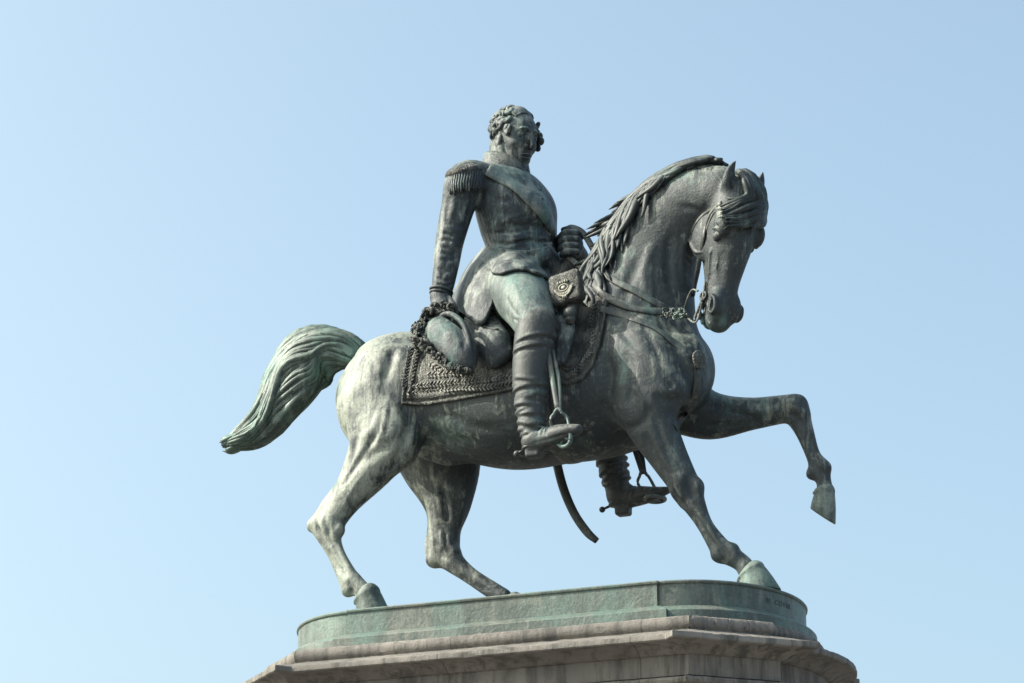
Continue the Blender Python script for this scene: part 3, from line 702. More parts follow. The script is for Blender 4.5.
# the head, in its own frame (centimetres of a living man, enlarged)
HB_ = rad(27); PT = rad(15)
K = .0188
f1 = V3(math.cos(HB_), -math.sin(HB_), 0); hr = V3(-math.sin(HB_), -math.cos(HB_), 0)
hf = norm(f1*math.cos(PT)-zz*math.sin(PT)); hu = norm(zz*math.cos(PT)+f1*math.sin(PT)); OH = at(513.5, 143, -.02)
HF3 = np.array([hf, hr, hu])
def q3(f, r, u): return OH+(hf*f+hr*r+hu*u*1.05)*K
def build_face(R):
    E_ = lambda c, r, k=.02, mode='add': R.ell(q3(*c), np.array(r)*K*np.array((1, 1, 1.05)), k, HF3, mode)
    E_((-.6, 0, 4.2), (9.4, 7.3, 8.0))
    E_((3.5, 0, 1.5), (6.2, 6.5, 7.5), .03)
    E_((4.2, 0, -4.5), (5.0, 5.3, 5.5), .03)
    E_((6.6, 0, -9.3), (2.6, 2.6, 2.0), .025)
    for q in (-1, 1):
        R.chain([q3(.5, q*5.8, -3.5), q3(3, q*4.9, -7.2), q3(6.5, q*2.0, -9.8)], [1.5*K, 1.4*K, 1.2*K], .02)     # jaw
        E_((5.6, q*3.9, -1.4), (2.2, 1.8, 1.6), .04)                          # cheekbone
        R.stroke([q3(9.4, q*1.5, 2.0), q3(9.2, q*3.3, 2.0), q3(8.0, q*5.0, 1.6)], 1.15*K, 1.05*K)       # eye socket
        E_((7.75, q*3.2, 1.8), (1.1, 1.4, .95), .006)                         # eyeball
        R.stroke([q3(9.0, q*1.8, 3.1), q3(8.9, q*3.4, 3.2), q3(8.0, q*4.8, 2.4)], .4*K, -.35*K)        # upper lid
        R.stroke([q3(9.0, q*2.0, 1.2), q3(8.8, q*3.4, .9), q3(8.0, q*4.6, 1.4)], .3*K, -.3*K)
        R.stroke([q3(9.6, q*1.0, 3.8), q3(9.6, q*3.2, 4.4), q3(8.3, q*5.4, 3.8)], .75*K, -1.05*K)        # brow
        E_((9.6, q*1.25, -2.0), (1.2, .95, .9), .008)                         # nose wing
        R.stroke([q3(9.4, q*1.9, -2.0), q3(9.3, q*3.0, -4.0), q3(8.4, q*3.4, -5.6)], .6*K, .45*K)
        R.stroke([q3(7.6, q*3.9, -3.4), q3(7.0, q*4.2, -5.5)], 1.3*K, .35*K)
        # ear
        R.ell(q3(-.6, q*7.1, -.2), np.array((1.7, .8, 3.1))*K, .012, HF3)
        R.stroke([q3(.4, q*8.0, 1.4), q3(-.9, q*8.2, .6), q3(-.6, q*8.0, -1.6)], .6*K, .8*K)
    R.chain([q3(9.0, 0, 3.0), q3(10.4, 0, 1.0), q3(11.9, 0, -1.2), q3(11.6, 0, -2.0)], [.75*K, .8*K, 1.0*K, .9*K], .008, side=hr)
    R.chain([q3(9.4, -2.3, -5.1), q3(10.5, 0, -4.8), q3(9.4, 2.3, -5.1)], [.25*K, .45*K, .25*K], .008)
    R.chain([q3(9.2, -1.9, -6.1), q3(10.1, 0, -6.3), q3(9.2, 1.9, -6.1)], [.25*K, .5*K, .25*K], .008)
    R.stroke([q3(9.3, -2.7, -5.5), q3(10.7, 0, -5.5), q3(9.3, 2.7, -5.5)], .34*K, .7*K)
    R.stroke([q3(3.0, -3.5, -10.5), q3(5.2, 0, -12.2), q3(3.0, 3.5, -10.5)], 1.6*K, 1.2*K)
    R.stroke([q3(9.3, -1.6, -7.5), q3(9.6, 0, -7.6), q3(9.3, 1.6, -7.5)], .7*K, .75*K)
    R.stroke([q3(11.0, 0, -3.0), q3(10.4, 0, -4.2)], .35*K, .3*K)
build_face(R)
def finger(F_, pts, r): F_.chain(pts, r, .006, 5)
def build_hands(R):
    # right hand: back of the hand to the viewer, fingers hooked under the hat's brim
    w0, w1 = at(440, 296, -.43), at(441, 305, -.455)
    R.chain([w0, w1, at(442, 311, -.46)], [(.055, .062), (.048, .078), (.04, .078)], .02, side=(0, 1, 0))
    for i, x in enumerate((434, 439, 444.5, 449.5)):
        finger(R, [at(x, 309, -.47), at(x-1, 316, -.485), at(x-1, 322+(i == 1)*1.5, -.46), at(x, 326, -.42)], [.021, .020, .018, .014])
    finger(R, [at(449, 299, -.45), at(454, 306, -.47), at(457, 313, -.46)], [.024, .021, .016])
    # left hand: a fist around the reins
    c = at(573, 246, .06)
    R.ell(c, (.075, .06, .095), .02)
    for i, z in enumerate((-.075, -.027, .023, .07)):
        L = (.9, 1, 1.02, .95)[i]
        b = c+V3(.03, -.055, z); finger(R, [b+V3(.02, .0, 0), b+V3(-.045*L, -.03, 0), b+V3(-.095*L, .0, -.004), b+V3(-.075*L, .05, -.006)], [.027, .027, .025, .02])
    finger(R, [c+V3(.04, -.01, .08), c+V3(-.01, -.035, .115), c+V3(-.06, -.03, .12)], [.028, .025, .019])
build_hands(R)
print('rider field', time.time()-T0)
M_RIDER = bronze('dark_bronze', dark=(.028, .037, .044), pale=(.23, .25, .23), green=(.10, .18, .165), amt=.40, greens=.26, bump=.55, rough=.56, metal=.15)
M_DARK = bronze('strap_bronze', dark=(.045, .05, .05), pale=(.15, .16, .145), green=(.10, .17, .15), amt=.45, greens=.3, bump=.25)
M_ORN = bronze('embroidered_bronze', dark=(.05, .053, .05), pale=(.20, .20, .18), green=(.11, .17, .155), amt=.5, greens=.2, bump=.3, grain=70)
RFI = build_rider(Field(OH+V3(-.24, -.24, -.30), OH+V3(.30, .24, .30), .003), False); build_face(RFI)
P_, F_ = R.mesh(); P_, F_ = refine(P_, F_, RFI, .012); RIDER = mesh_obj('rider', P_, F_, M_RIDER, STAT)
RIDER.data.materials.append(bronze('breeches_bronze', dark=(.07, .09, .09), pale=(.22, .26, .235), green=(.12, .21, .19), amt=.55, greens=.5, bump=.45, rough=.62, metal=.08))
cen = np.empty(len(RIDER.data.polygons)*3, np.float32); RIDER.data.polygons.foreach_get('center', cen); cen = cen.reshape(-1, 3)
mi_ = np.zeros(len(cen), np.int32)
for sg in (-1, 1):
    th_ = np.array(R.THIGH)[1:]*np.array([1, sg, 1]) if False else (np.array(R.THIGH)[1:] if sg < 0 else np.array([at(540, 310, .30), at(562, 335, .48), at(580, 360, .60)]))
    for x in spline(th_, 8): mi_ |= (np.linalg.norm(cen-x, axis=1) < .235).astype(np.int32)*((cen[:, 1]*sg > .26-.0*cen[:, 0])).astype(np.int32)
RIDER.data.polygons.foreach_set('material_index', mi_); RIDER.data.update()
tag(RIDER, 'bronze officer in tunic and tall boots, bareheaded, hat in his right hand')

# hair
HF = Field(OH-.26, OH+.32, .0035)
HF.ell(q3(-1.6, 0, 4.7), np.array((9.3, 7.75, 8.2))*K, .01, HF3)
HF.ell(q3(-5.2, 0, -1.5), np.array((4.2, 6.4, 6.2))*K, .03, HF3)
HF.ell(q3(13.0, 0, 1.0), np.array((9.5, 6.6, 9.6))*K, .01, HF3, 'sub')
for q in (-1, 1):
    HF.ell(q3(5.2, q*9, -3.5), np.array((5.0, 4, 6.5))*K, .01, HF3, 'sub'); HF.ell(q3(-.6, q*8.6, -.8), np.array((2.1, 2.6, 3.3))*K, .01, HF3, 'sub')
HF.ell(q3(-1, 0, -12.5), np.array((9, 9, 7.2))*K, .01, HF3, 'sub')
def curl(c, r, ax, th, turns=1.1, ph=0):
    n = 9; t = np.linspace(0, 1, n)*2*math.pi*turns+ph; a = norm(np.cross(ax, V3(.2, .3, 1))); b = np.cross(ax, a)
    rr = r*np.linspace(1, .35, n); P = c+rr[:, None]*(np.cos(t)[:, None]*a+np.sin(t)[:, None]*b)+np.array(ax)*np.linspace(0, .5*th, n)[:, None]
    HF.chain(P, [th]*(n-2)+[th*.8, th*.5], .004, 3)
HRG = np.random.default_rng(5)
def skull(az, el, k=1.0):                      # a point of the hair cap: az 0 = back, +-90 = sides
    return q3(-1.6-9.3*math.cos(el)*math.cos(az)*k, 7.75*math.cos(el)*math.sin(az)*k, 4.7+8.2*math.sin(el)*k)
for q in (-1, 1):
    for i in range(44):
        az = HRG.uniform(.9, 2.05); el = HRG.uniform(-.35, 1.0)
        if az > 1.75 and el < -.1: continue
        r_ = HRG.uniform(.14, .26); ph = HRG.uniform(0, 6.28); tn = HRG.uniform(2.2, 4.6); dr = HRG.choice((-1, 1))
        pts = [skull(q*(az+r_*(1-.08*t)*math.cos(ph+dr*t)/max(math.cos(el), .4)), el+r_*(1-.08*t)*math.sin(ph+dr*t), 1.02+.05*math.sin(t)) for t in np.linspace(0, tn, 7)]
        HF.chain(pts, [.25*K, .6*K, .8*K, .85*K, .75*K, .5*K, .2*K], .005, 3)
for i in range(46):
    rg = np.random.default_rng(100+i); a = rg.uniform(-1.2, 1.2); e = rg.uniform(.25, 1.5); ln = rg.uniform(3, 6)
    pts = []
    for t in np.linspace(0, 1, 6):
        ee = e-(t-.5)*ln/9; aa = a+.16*math.sin(6*t+i)
        pts.append(q3(-1.2-9.5*math.cos(ee)*math.cos(aa)*1.01, 7.95*math.cos(ee)*math.sin(aa)*1.0, 4.9+8.25*math.sin(ee)))
    HF.chain(pts, [.2*K, .5*K, .6*K, .6*K, .5*K, .2*K], .004, 3)
for i in range(16):                                   # locks combed forward over the crown
    rg = np.random.default_rng(300+i); r0 = -6+i*.8
    pts = [q3(-5+rg.uniform(-1, 1), r0*.8, 11.3-.05*r0*r0), q3(-1, r0*.85, 13.0-.07*r0*r0), q3(2.6, r0*.8+.5, 12.4-.07*r0*r0), q3(5.2, r0*.7+.8, 10.6-.06*r0*r0)]
    HF.chain(pts, [.3*K, .7*K, .7*K, .3*K], .004, 4)
for i in range(14):                                   # the swept tuft over the left temple and the right sideburn
    f = HRG.uniform(3.4, 6.2); u = HRG.uniform(.5, 8.5); c_ = q3(f, -7.3+.10*max(u-4, 0), u); r_ = HRG.uniform(.9, 1.5)*K; ph = HRG.uniform(0, 6)
    HF.chain([c_+hf*r_*math.cos(ph+t)+hu*r_*math.sin(ph+t)-hr*.5*r_*math.sin(t) for t in np.linspace(0, 3.6, 6)], [.3*K, .75*K, .9*K, .85*K, .6*K, .25*K], .005, 3)
    if i < 8:
        c_ = q3(HRG.uniform(1.8, 4.0), 7.0, HRG.uniform(1.5, 6)); HF.chain([c_+hf*r_*math.cos(ph+t)+hu*r_*math.sin(ph+t) for t in np.linspace(0, 3.4, 6)], [.3*K, .6*K, .75*K, .75*K, .5*K, .2*K], .005, 3)
P_, F_ = HF.mesh(); mesh_obj('hair', P_, F_, M_RIDER, RIDER)

def sheet(name, rows, th, mat, parent, n=6, sub=0):
    """a cloth or leather surface through rows of points, given a real thickness"""
    G = np.array([spline(r, n) for r in rows]); G = np.stack([spline(G[:, j], n) for j in range(G.shape[1])], 1)
    a, b = G.shape[:2]; F = [(i*b+j, i*b+j+1, (i+1)*b+j+1, (i+1)*b+j) for i in range(a-1) for j in range(b-1)]
    o = mesh_obj(name, G.reshape(-1, 3), F, mat, parent)
    m = o.modifiers.new('Solidify', 'SOLIDIFY'); m.thickness = th; m.offset = 0
    return o
# tunic skirts
sheet('coat_skirt', [
    [at(512, 256, -.26), at(500, 253, -.27), at(491, 249, -.24), at(487, 247, -.14), at(486, 247, .0), at(490, 250, .14), at(508, 258, .24)],
    [at(505, 270, -.35), at(492, 268, -.37), at(479, 266, -.32), at(472, 265, -.16), at(470, 266, .02), at(476, 270, .20), at(506, 280, .33)],
    [at(497, 287, -.44), at(482, 293, -.45), at(466, 290, -.38), at(459, 287, -.18), at(457, 289, .02), at(464, 298, .26), at(510, 306, .40)],
    [at(493, 304, -.48), at(482, 325, -.50), at(464, 314, -.43), at(452, 307, -.22), at(449, 309, .02), at(459, 322, .30), at(512, 325, .45)]], .024, M_RIDER, RIDER)
hem = []
for row, off in (([(489, 247), (501, 249), (514, 251), (527, 251), (539, 249), (549, 247)], .004), ([(487, 256), (499, 259), (513, 261), (527, 260), (540, 258), (550, 256)], .018), ([(492, 266), (503, 268), (514, 268), (527, 269), (539, 270), (549, 270)], .024), ([(494, 275), (503, 276), (514, 273), (527, 273), (539, 277), (548, 281)], .020)):
    q = on([R], row, off); hem.append(q)
print('hem', [len(q) for q in hem])
if min(len(q) for q in hem) == 6: sheet('coat_front', hem, .02, M_RIDER, RIDER)
# collar
M_COLLAR = bronze('collar_bronze', dark=(.035, .042, .045), pale=(.16, .165, .15), green=(.1, .17, .155), amt=.4, greens=.2, bump=.8)
m = MB(); cc = at(506, 171, -.015)
for k, (dz, r_, tf) in enumerate(((0, 1, .03), )):
    rows = []
    for z_, rr_ in ((-.06, .165), (.0, .150), (.075, .138), (.085, .132), (.078, .124), (0, .124)):
        rows.append([cc+zz*(z_+(.012 if math.cos(a) > .8 else 0)-.050*math.cos(a))+ft*rr_*1.05*math.cos(a)+rt*rr_*math.sin(a) for a in np.linspace(.12, 2*math.pi-.12, 40)])
    G = np.array(rows); a, b = G.shape[:2]
    m.add(G.reshape(-1, 3), [(i*b+j, i*b+j+1, (i+1)*b+j+1, (i+1)*b+j) for i in range(a-1) for j in range(b-1)])
o = m.build('collar', M_COLLAR, RIDER); q = o.modifiers.new('Solidify', 'SOLIDIFY'); q.thickness = .02
m = MB(); a_ = norm(at(440, 297, -.42)-at(443, 285, -.41)); b_ = norm(np.cross(a_, V3(0, 1, 0)))
for k_, (x_, y_) in enumerate(((441.3, 291), (440.8, 294.5))): m.torus(at(x_, y_, -.417), .077-.003*k_, .009, b_, np.cross(a_, b_))
m.build('cuff', M_RIDER, RIDER)
# sash over the right shoulder to the left hip
def band(name, pts, wd, mat, parent, flat=.18, mb=None, sub=5):
    m = mb or MB(); P = np.array([a for a, b in pts]); N = np.array([b for a, b in pts])
    m.tube(P, wd/2, up=N, sub=sub, seg=12, flat=flat)
    return m.build(name, mat, parent) if mb is None else None
def onn(fields, pts, off=0.0):
    o = []
    for q in pts:
        p, n = cast(fields, q[0], q[1])
        if p is not None: o.append((p+n*off, n))
    return o
sp = onn([R], [(487, 170), (500, 177), (516, 187), (531, 199), (544, 213), (552, 228), (556, 240)], .006)
cw = at(522, 240, 0)
ring = []
for a, z_ in ((-.35, 0.02), (-.9, -.03), (-1.5, -.02), (-2.2, .08), (-2.8, .22), (-3.3, .36), (-3.9, .47), (-4.5, .56)):
    d = ft*math.cos(a)-rt*math.sin(-a)*-1.0
    d = ft*math.cos(a)+(-rt)*math.sin(-a)
    x = snap(R, cw+zz*z_+d*.5, -d, .004)
    if x: ring.append(x)
band('sash', sp+ring, .115, bronze('sash_bronze', dark=(.06, .08, .085), pale=(.2, .22, .2), green=(.1, .18, .17), amt=.5, greens=.45, bump=.15), RIDER, flat=.26)

# epaulettes
def epaulette(c, outw, name='epaulette'):
    m = MB(); fr_ = norm(np.cross(zz, outw)); up = norm(zz+outw*.28); ow = norm(np.cross(fr_, up)); ow = ow if ow@outw > 0 else -ow
    B = np.array([ow, fr_, up]); N = 30
    P = []; prof = [(0, .048), (.35, .046), (.7, .037), (.93, .020), (1.0, .004), (1.03, -.012), (1.0, -.028), (.9, -.034)]
    for r_, h in prof[1:]:
        for j in range(N):
            a = 2*math.pi*j/N; P.append(c+ow*.145*r_*math.cos(a)+fr_*.138*r_*math.sin(a)+up*h)
    n_ = len(P); P.append(c+up*.048); k = len(prof)-1
    F = [(i*N+j, (i+1)*N+j, (i+1)*N+(j+1) % N, i*N+(j+1) % N) for i in range(k-1) for j in range(N)]+[(n_, j, (j+1) % N) for j in range(N)]
    m.add(P, F); o = m.build(name, M_ORN, RIDER)
    m = MB()
    for j in range(46):
        a = 2*math.pi*j/46; e = ow*.14*math.cos(a)+fr_*.134*math.sin(a)
        ln = .135+.012*math.sin(j*2.1)
        P = [c+e*.95-up*.015, c+e*1.02-up*.05, c+e*1.0-zz*(.03+ln*.55), c+e*.95-zz*(.03+ln)]
        m.tube(P, [.0085, .0105, .011, .009], up=e, sub=2, seg=6)
    m.build('fringe', M_RIDER, o)
    m = MB(); m.tube([c+up*.05-ow*.02, c+up*.055-ow*.12, c+up*.045-ow*.24], [.05, .045, .04], up=up, flat=.25, sub=3); m.build('shoulder_strap', M_ORN, RIDER)
epaulette(at(465, 172, -.37), norm(rt*1.0-ft*.15)); epaulette(at(526, 197, .31), norm(-rt))

# boots
M_BOOT = bronze('boot_bronze', dark=(.048, .054, .056), pale=(.20, .20, .18), green=(.10, .17, .16), amt=.34, greens=.22, bump=.5, rough=.56, metal=.12)
def boot(pts, rads, foot, frad, heel, folds, seed, view=True):
    P = np.array(pts+foot); B = Field(P.min(0)-.22, P.max(0)+.22, .0055)
    B.chain(pts, rads, .01, 8); B.chain(foot, frad, .03, 6)
    rbox(B, heel+V3(-.005, 0, .01), (.035, .03, .04), .018, np.eye(3), .012)
    B.smooth(2)
    rg = np.random.default_rng(seed); ax0 = np.array(pts[0]); ax1 = np.array(pts[-1]); a = norm(ax1-ax0); L = np.linalg.norm(ax1-ax0)
    u = norm(np.cross(a, V3(0, 1, 0))); v = np.cross(a, u)
    cl = spline(pts, 8); rr = spline(np.array([(r, r) if np.isscalar(r) else r for r in rads]), 8)
    for t in folds:
        i = min(int(t*(len(cl)-1)), len(cl)-1); c = cl[i]; r_ = rr[i]; p0 = rg.uniform(0, 6.28); sp_ = rg.uniform(1.4, 3.2); tl = rg.uniform(-.03, .03)
        q = [c+u*r_[1]*math.cos(p0+x*sp_)*1.0+v*r_[0]*math.sin(p0+x*sp_)+a*(tl*math.cos(p0+x*sp_)+.012*math.sin(3*x+p0)) for x in np.linspace(0, 1, 7)]
        B.stroke(q, rg.uniform(.010, .016), rg.uniform(.012, .02)); q = [x-a*.022 for x in q]; B.stroke(q, .014, -.010)
    f0, f1 = np.array(foot[0]), np.array(foot[2])
    for t in (.25, .38, .5): c = f0+(f1-f0)*t; B.stroke([c+V3(0, -.07, -.02), c+V3(.01, -.03, .05), c+V3(.01, .03, .05)], .014, .012)
    B.stroke([f0+V3(-.02, -.08, -.055), (f0+f1)/2+V3(0, -.065, -.045), f1+V3(.05, -.05, -.03)], .010, .014)
    return B
nb = [at(537, 326, -.60), at(534, 345, -.62), at(531.5, 372, -.64), at(531, 400, -.655), at(532, 425, -.665), at(535, 440, -.665)]
NB = boot(nb, [(.138, .142), (.132, .136), (.125, .128), (.112, .112), (.092, .096), (.080, .085)],
          [at(534, 440, -.665), at(548, 437, -.70), at(565, 432, -.74), at(578, 429, -.76)], [(.078, .09), (.068, .074), (.062, .052), (.042, .032)], at(535, 451, -.665),
          list(np.linspace(.50, .97, 30))+[.12, .2, .28, .36], 3)
fb = [at(582, 362, .60), at(590, 390, .62), at(600, 420, .62), at(609, 450, .62), at(615, 475, .62), at(619, 495, .62)]
FB = boot(fb, [(.138, .142), (.132, .136), (.125, .128), (.112, .116), (.098, .104), (.080, .088)],
          [at(620, 497, .62), at(636, 496, .60), at(652, 494, .57), at(668, 490, .55)], [(.078, .09), (.068, .074), (.062, .052), (.036, .024)], at(624, 509, .62),
          list(np.linspace(.45, .97, 30))+[.2, .3], 5)
def spur(hp_, back, par):
    m = MB(); m.tube([hp_+V3(.03, -.06, .01), hp_+V3(-.04, -.05, .005), hp_+V3(-.065, 0, 0), hp_+V3(-.04, .05, .005), hp_+V3(.03, .06, .01)], .010, sub=3)
    m.tube([hp_+V3(-.065, 0, 0), hp_+back], .010, sub=2); m.ball(hp_+back, .022); m.build('spur', M_DARK, par)
for B_, hl, bk in ((NB, at(533, 449, -.665), V3(-.115, 0, -.02)), (FB, at(619, 505, .62), V3(-.125, 0, -.02))):
    P_, F_ = B_.mesh(); o = mesh_obj('boot', P_, F_, M_BOOT, RIDER); spur(hl, bk, STAT)
    m = MB(); c_ = nb[0] if B_ is NB else fb[0]; a_ = norm((nb[1] if B_ is NB else fb[1])-c_)
    f_ = norm(np.cross(a_, V3(0, 1, 0))); m.torus(c_+a_*.03, .140, .016, f_, np.cross(a_, f_)); m.build('boot_cuff', M_BOOT, o) if False else None
print('boots', time.time()-T0)

# hat in the right hand: a bicorne with a feathered edge
hc0 = at(450, 341, -.56); hax = norm(at(481, 367, -.60)-at(423, 316, -.50)); hn = norm(V3(.1, -1, -.05)-hax*(V3(.1, -1, -.05)@hax)); hup = np.cross(hn, hax); hup = hup if hup[2] > 0 else -hup
HT = Field(hc0-.36, hc0+.36, .006); BH = np.array([hax, hup, hn])
HT.ell(hc0+hax*.0, (.25, .130, .085), .02, BH); HT.ell(hc0+hax*.16-hup*.03, (.15, .085, .07), .04, BH)
HT.ell(hc0+hax*.10-hup*.02, (.17, .115, .085), .03, BH)
HT.ell(hc0-hax*.03+hup*.13, (.16, .07, .04), .01, BH, 'sub')
rim = [hc0-hax*.22+hup*.02, hc0-hax*.15+hup*.125+hn*.03, hc0-hax*.02+hup*.150+hn*.04, hc0+hax*.11+hup*.115+hn*.045, hc0+hax*.21+hup*.045+hn*.03, hc0+hax*.25-hup*.03]
HT.chain(rim, [.016, .02, .02, .02, .02, .014], .01, 6)
HT.stroke([x-hup*.04+hn*.03 for x in rim[1:5]], .014, .012)
HT.stroke([hc0-hax*.12+hn*.08, hc0+hax*.05+hn*.09-hup*.02, hc0+hax*.18+hn*.06], .03, .006)
P_, F_ = HT.mesh(); HAT = mesh_obj('hat', P_, F_, M_RIDER, STAT)
m = MB(); rg = np.random.default_rng(4)
edge = spline([hc0-hax*.20+hup*.16-hn*.03, hc0-hax*.27+hup*.08, hc0-hax*.27-hup*.04+hn*.02, hc0-hax*.17-hup*.12+hn*.04, hc0-hax*.03-hup*.135+hn*.05, hc0+hax*.12-hup*.135+hn*.05, hc0+hax*.24-hup*.11+hn*.04, hc0+hax*.31-hup*.06+hn*.02], 14)
for i, e in enumerate(edge):
    t = i/(len(edge)-1)
    for k in range(3 if t < .55 else 2):
        c = e+rg.normal(size=3)*(.020 if t < .55 else .010); r_ = rg.uniform(.020, .034)*(1 if t < .55 else .62); ax = norm(rg.normal(size=3)+hn*1.5)
        a = norm(np.cross(ax, hup)); b = np.cross(ax, a); ph = rg.uniform(0, 6.28)
        q = [c+(a*math.cos(ph+x)+b*math.sin(ph+x))*r_*(1-x/8)+ax*x*.004 for x in np.linspace(0, 4.6, 7)]
        m.tube(q, [.005, .010, .012, .012, .011, .009, .004], up=ax, sub=2, seg=6)
m.build('feather_trim', M_ORN, HAT)

# ================================================================== SADDLERY
def shell(poly, Yref, t0, t1, name, mat, both=True, ylim=None, border=None, h=.0075):
    XZ = np.array([at(x, y, Yref)[[0, 2]] for x, y in poly]); lo = np.array([XZ[:, 0].min()-.05, -.62, XZ[:, 1].min()-.05]); hi = np.array([XZ[:, 0].max()+.05, .62, XZ[:, 1].max()+.05])
    a = np.clip(((lo-H.lo)/H.h).astype(int), 0, H.n); b = np.clip(((hi-H.lo)/H.h).astype(int), 0, H.n)
    sl = tuple(slice(a[i], b[i]) for i in range(3)); Fd = Field((0, 0, 0), (.1, .1, .1), H.h); Fd.lo = H.lo+a*H.h; Fd.n = b-a
    g = [H.lo[i]+H.h*np.arange(a[i], b[i]) for i in range(3)]; X, Z = np.meshgrid(g[0], g[2], indexing='ij')
    # signed distance to the outline
    D = np.full(X.shape, 9.0); ins = np.zeros(X.shape, bool); n = len(XZ)
    for i in range(n):
        p, q = XZ[i], XZ[(i+1) % n]; e = q-p; t = np.clip(((X-p[0])*e[0]+(Z-p[1])*e[1])/(e@e), 0, 1)
        D = np.minimum(D, np.hypot(X-p[0]-t*e[0], Z-p[1]-t*e[1]))
        c = ((p[1] > Z) != (q[1] > Z)); ins ^= c & (X < (q[0]-p[0])*(Z-p[1])/(q[1]-p[1]+1e-12)+p[0])
    D = np.where(ins, -D, D)
    d = H0.V[sl]-t1
    if border:
        for off, w_, am in border: d = d+(am*np.exp(-((D+off)/w_)**2))[:, None, :]
    d = np.maximum(d, D[:, None, :]); d = np.maximum(d, -(H0.V[sl]-t0))
    if ylim is not None:
        Yg = g[1][None, :, None]; d = np.maximum(d, ylim*0+Yg+0.05 if ylim < 0 else -Yg)
    Fd.V = d.astype(np.float32); P, F = Fd.mesh(); return mesh_obj(name, P, F, mat, STAT), Fd
cloth_poly = [(404, 330), (402, 352), (398, 402), (425, 402), (455, 399), (485, 395), (512, 390), (535, 384), (552, 380), (566, 384), (580, 378), (590, 364), (596, 342), (599, 318), (600, 296), (585, 262), (560, 250), (480, 270), (430, 300)]
M_HORSE2 = bronze('relief_bronze', dark=(.04, .045, .045), pale=(.24, .235, .21), green=(.12, .19, .17), amt=.55, greens=.2, bump=.2)
CLOTH, CF = shell(cloth_poly, -.47, -.02, .026, 'saddle_cloth', M_ORN, border=[(.028, .009, .012), (.085, .007, .014), (.110, .007, .010), (.055, .014, -.006)])
CLOTH['label'] = 'embroidered saddle cloth with a patterned border'
em = MB(); rg = np.random.default_rng(2)
def sprays(a, b, n, side, ln=.020):
    for i in range(n):
        t = (i+.5)/n; x, y = a[0]+(b[0]-a[0])*t, a[1]+(b[1]-a[1])*t
        p, nn = cast([CF], x, y)
        if p is None: continue
        d = norm(at(b[0], b[1], p[1])-at(a[0], a[1], p[1])); d = norm(d-nn*(d@nn)); w_ = np.cross(nn, d)
        for sg in (-1, 1):
            ang = sg*(.75+rg.uniform(-.2, .2)); u_ = d*math.cos(ang)+w_*math.sin(ang); v_ = np.cross(nn, u_)
            em.ball(p+nn*.004+u_*ln*.9, (ln, ln*.42, .007), R=np.array([u_, v_, nn]), u=8, v=5)
        em.ball(p+nn*.004, (.008, .008, .007), u=6, v=4)
for k in range(2): sprays((406+5*k, 394-7*k), (514, 385-7*k), 30, 1)
sprays((404, 390), (411, 348), 13, 1); sprays((411, 383), (417, 350), 9, 1, .016); em.build('embroidery', M_HORSE2, CLOTH) if False else None; em2, em = em, MB(); sprays((572, 376), (590, 352), 9, 1, .016); em3, em = em, MB(); sprays((592, 346), (594, 305), 12, 1, .016); em4, em = em, em2; sprays((425, 376), (470, 373), 12, 1, .022); sprays((428, 362), (440, 372), 4, 1, .022)
em.build('embroidery', M_HORSE2, CLOTH)
if em3.P: em3.build('embroidery', M_HORSE2, CLOTH)
if em4.P: em4.build('embroidery', M_HORSE2, CLOTH)
# saddle
SF = Field((-.75, -.62, 1.35), (.55, .62, 2.45), .009)
SF.chain([at(452, 322, 0), at(475, 318, 0), at(505, 312, 0), at(535, 308, 0), at(560, 296, 0)], [(.26, .10), (.30, .13), (.31, .14), (.30, .13), (.20, .12)], .05, 6)
for q in (-1, 1):
    SF.chain([at(478, 320, -.30) if q < 0 else at(478, 320, 0)+V3(0, .34, -.02), at(492, 345, -.44) if q < 0 else at(503, 352, 0)+V3(-.03, .46, -.05), at(500, 358, -.47) if q < 0 else at(503, 365, 0)+V3(0, .48, -.08)], [(.08, .12), (.09, .14), (.055, .11)], .05)
    SF.chain([at(548, 300, -.22) if q < 0 else at(548, 300, 0)+V3(0, .24, 0), at(560, 330, -.44) if q < 0 else at(560, 330, 0)+V3(0, .44, 0), at(556, 362, -.50) if q < 0 else at(556, 362, 0)+V3(0, .5, 0)], [(.06, .10), (.055, .11), (.03, .08)], .04)
SF.chain([at(454, 322, -.30), at(452, 314, -.1), at(453, 314, .1), at(458, 330, .3)], [.06, .07, .07, .06], .03)
SF.smooth(2)
P_, F_ = SF.mesh(); SAD = mesh_obj('saddle', P_, F_, M_RIDER, STAT)
ALL = [R, NB, FB, SF, CF, H]
m = MB()
for a in ([(468, 312), (482, 320), (498, 324)], [(466, 318), (482, 326), (498, 330)]):
    q = onn([SF, CF], a, .006)
    if len(q) > 1: band('', q, .022, None, None, flat=.35, mb=m)
if m.P: m.build('saddle_strap', M_DARK, SAD)

# pistol holster with a crest
hq = at(567, 289, -.46); ha = norm(at(574, 267, -.44)-at(545, 277, -.42)); hb = norm(at(590, 301, -.47)-at(573, 267, -.44)); hb = norm(hb-ha*(ha@hb)); hz = np.cross(ha, hb); hz = hz if hz[1] < 0 else -hz
PF = Field(hq-.28, hq+.28, .006); BP = np.array([ha, hb, hz])
rbox(PF, hq, (.085, .085, .02), .03, BP)
fl = [hq+ha*-.10+hb*-.10+hz*.05, hq+ha*-.085+hb*.03+hz*.055, hq+ha*0+hb*.075+hz*.055, hq+ha*.085+hb*.03+hz*.055, hq+ha*.10+hb*-.10+hz*.05]
PF.stroke(fl, .008, .012, taper=False)
P_, F_ = PF.mesh(); HOL = mesh_obj('holster', P_, F_, M_ORN, STAT)
m = MB(); ec = hq+hz*.056+hb*.012
m.torus(ec, .034, .006, ha, hb, f2=.72); m.ball(ec, (.020, .016, .008), R=BP)
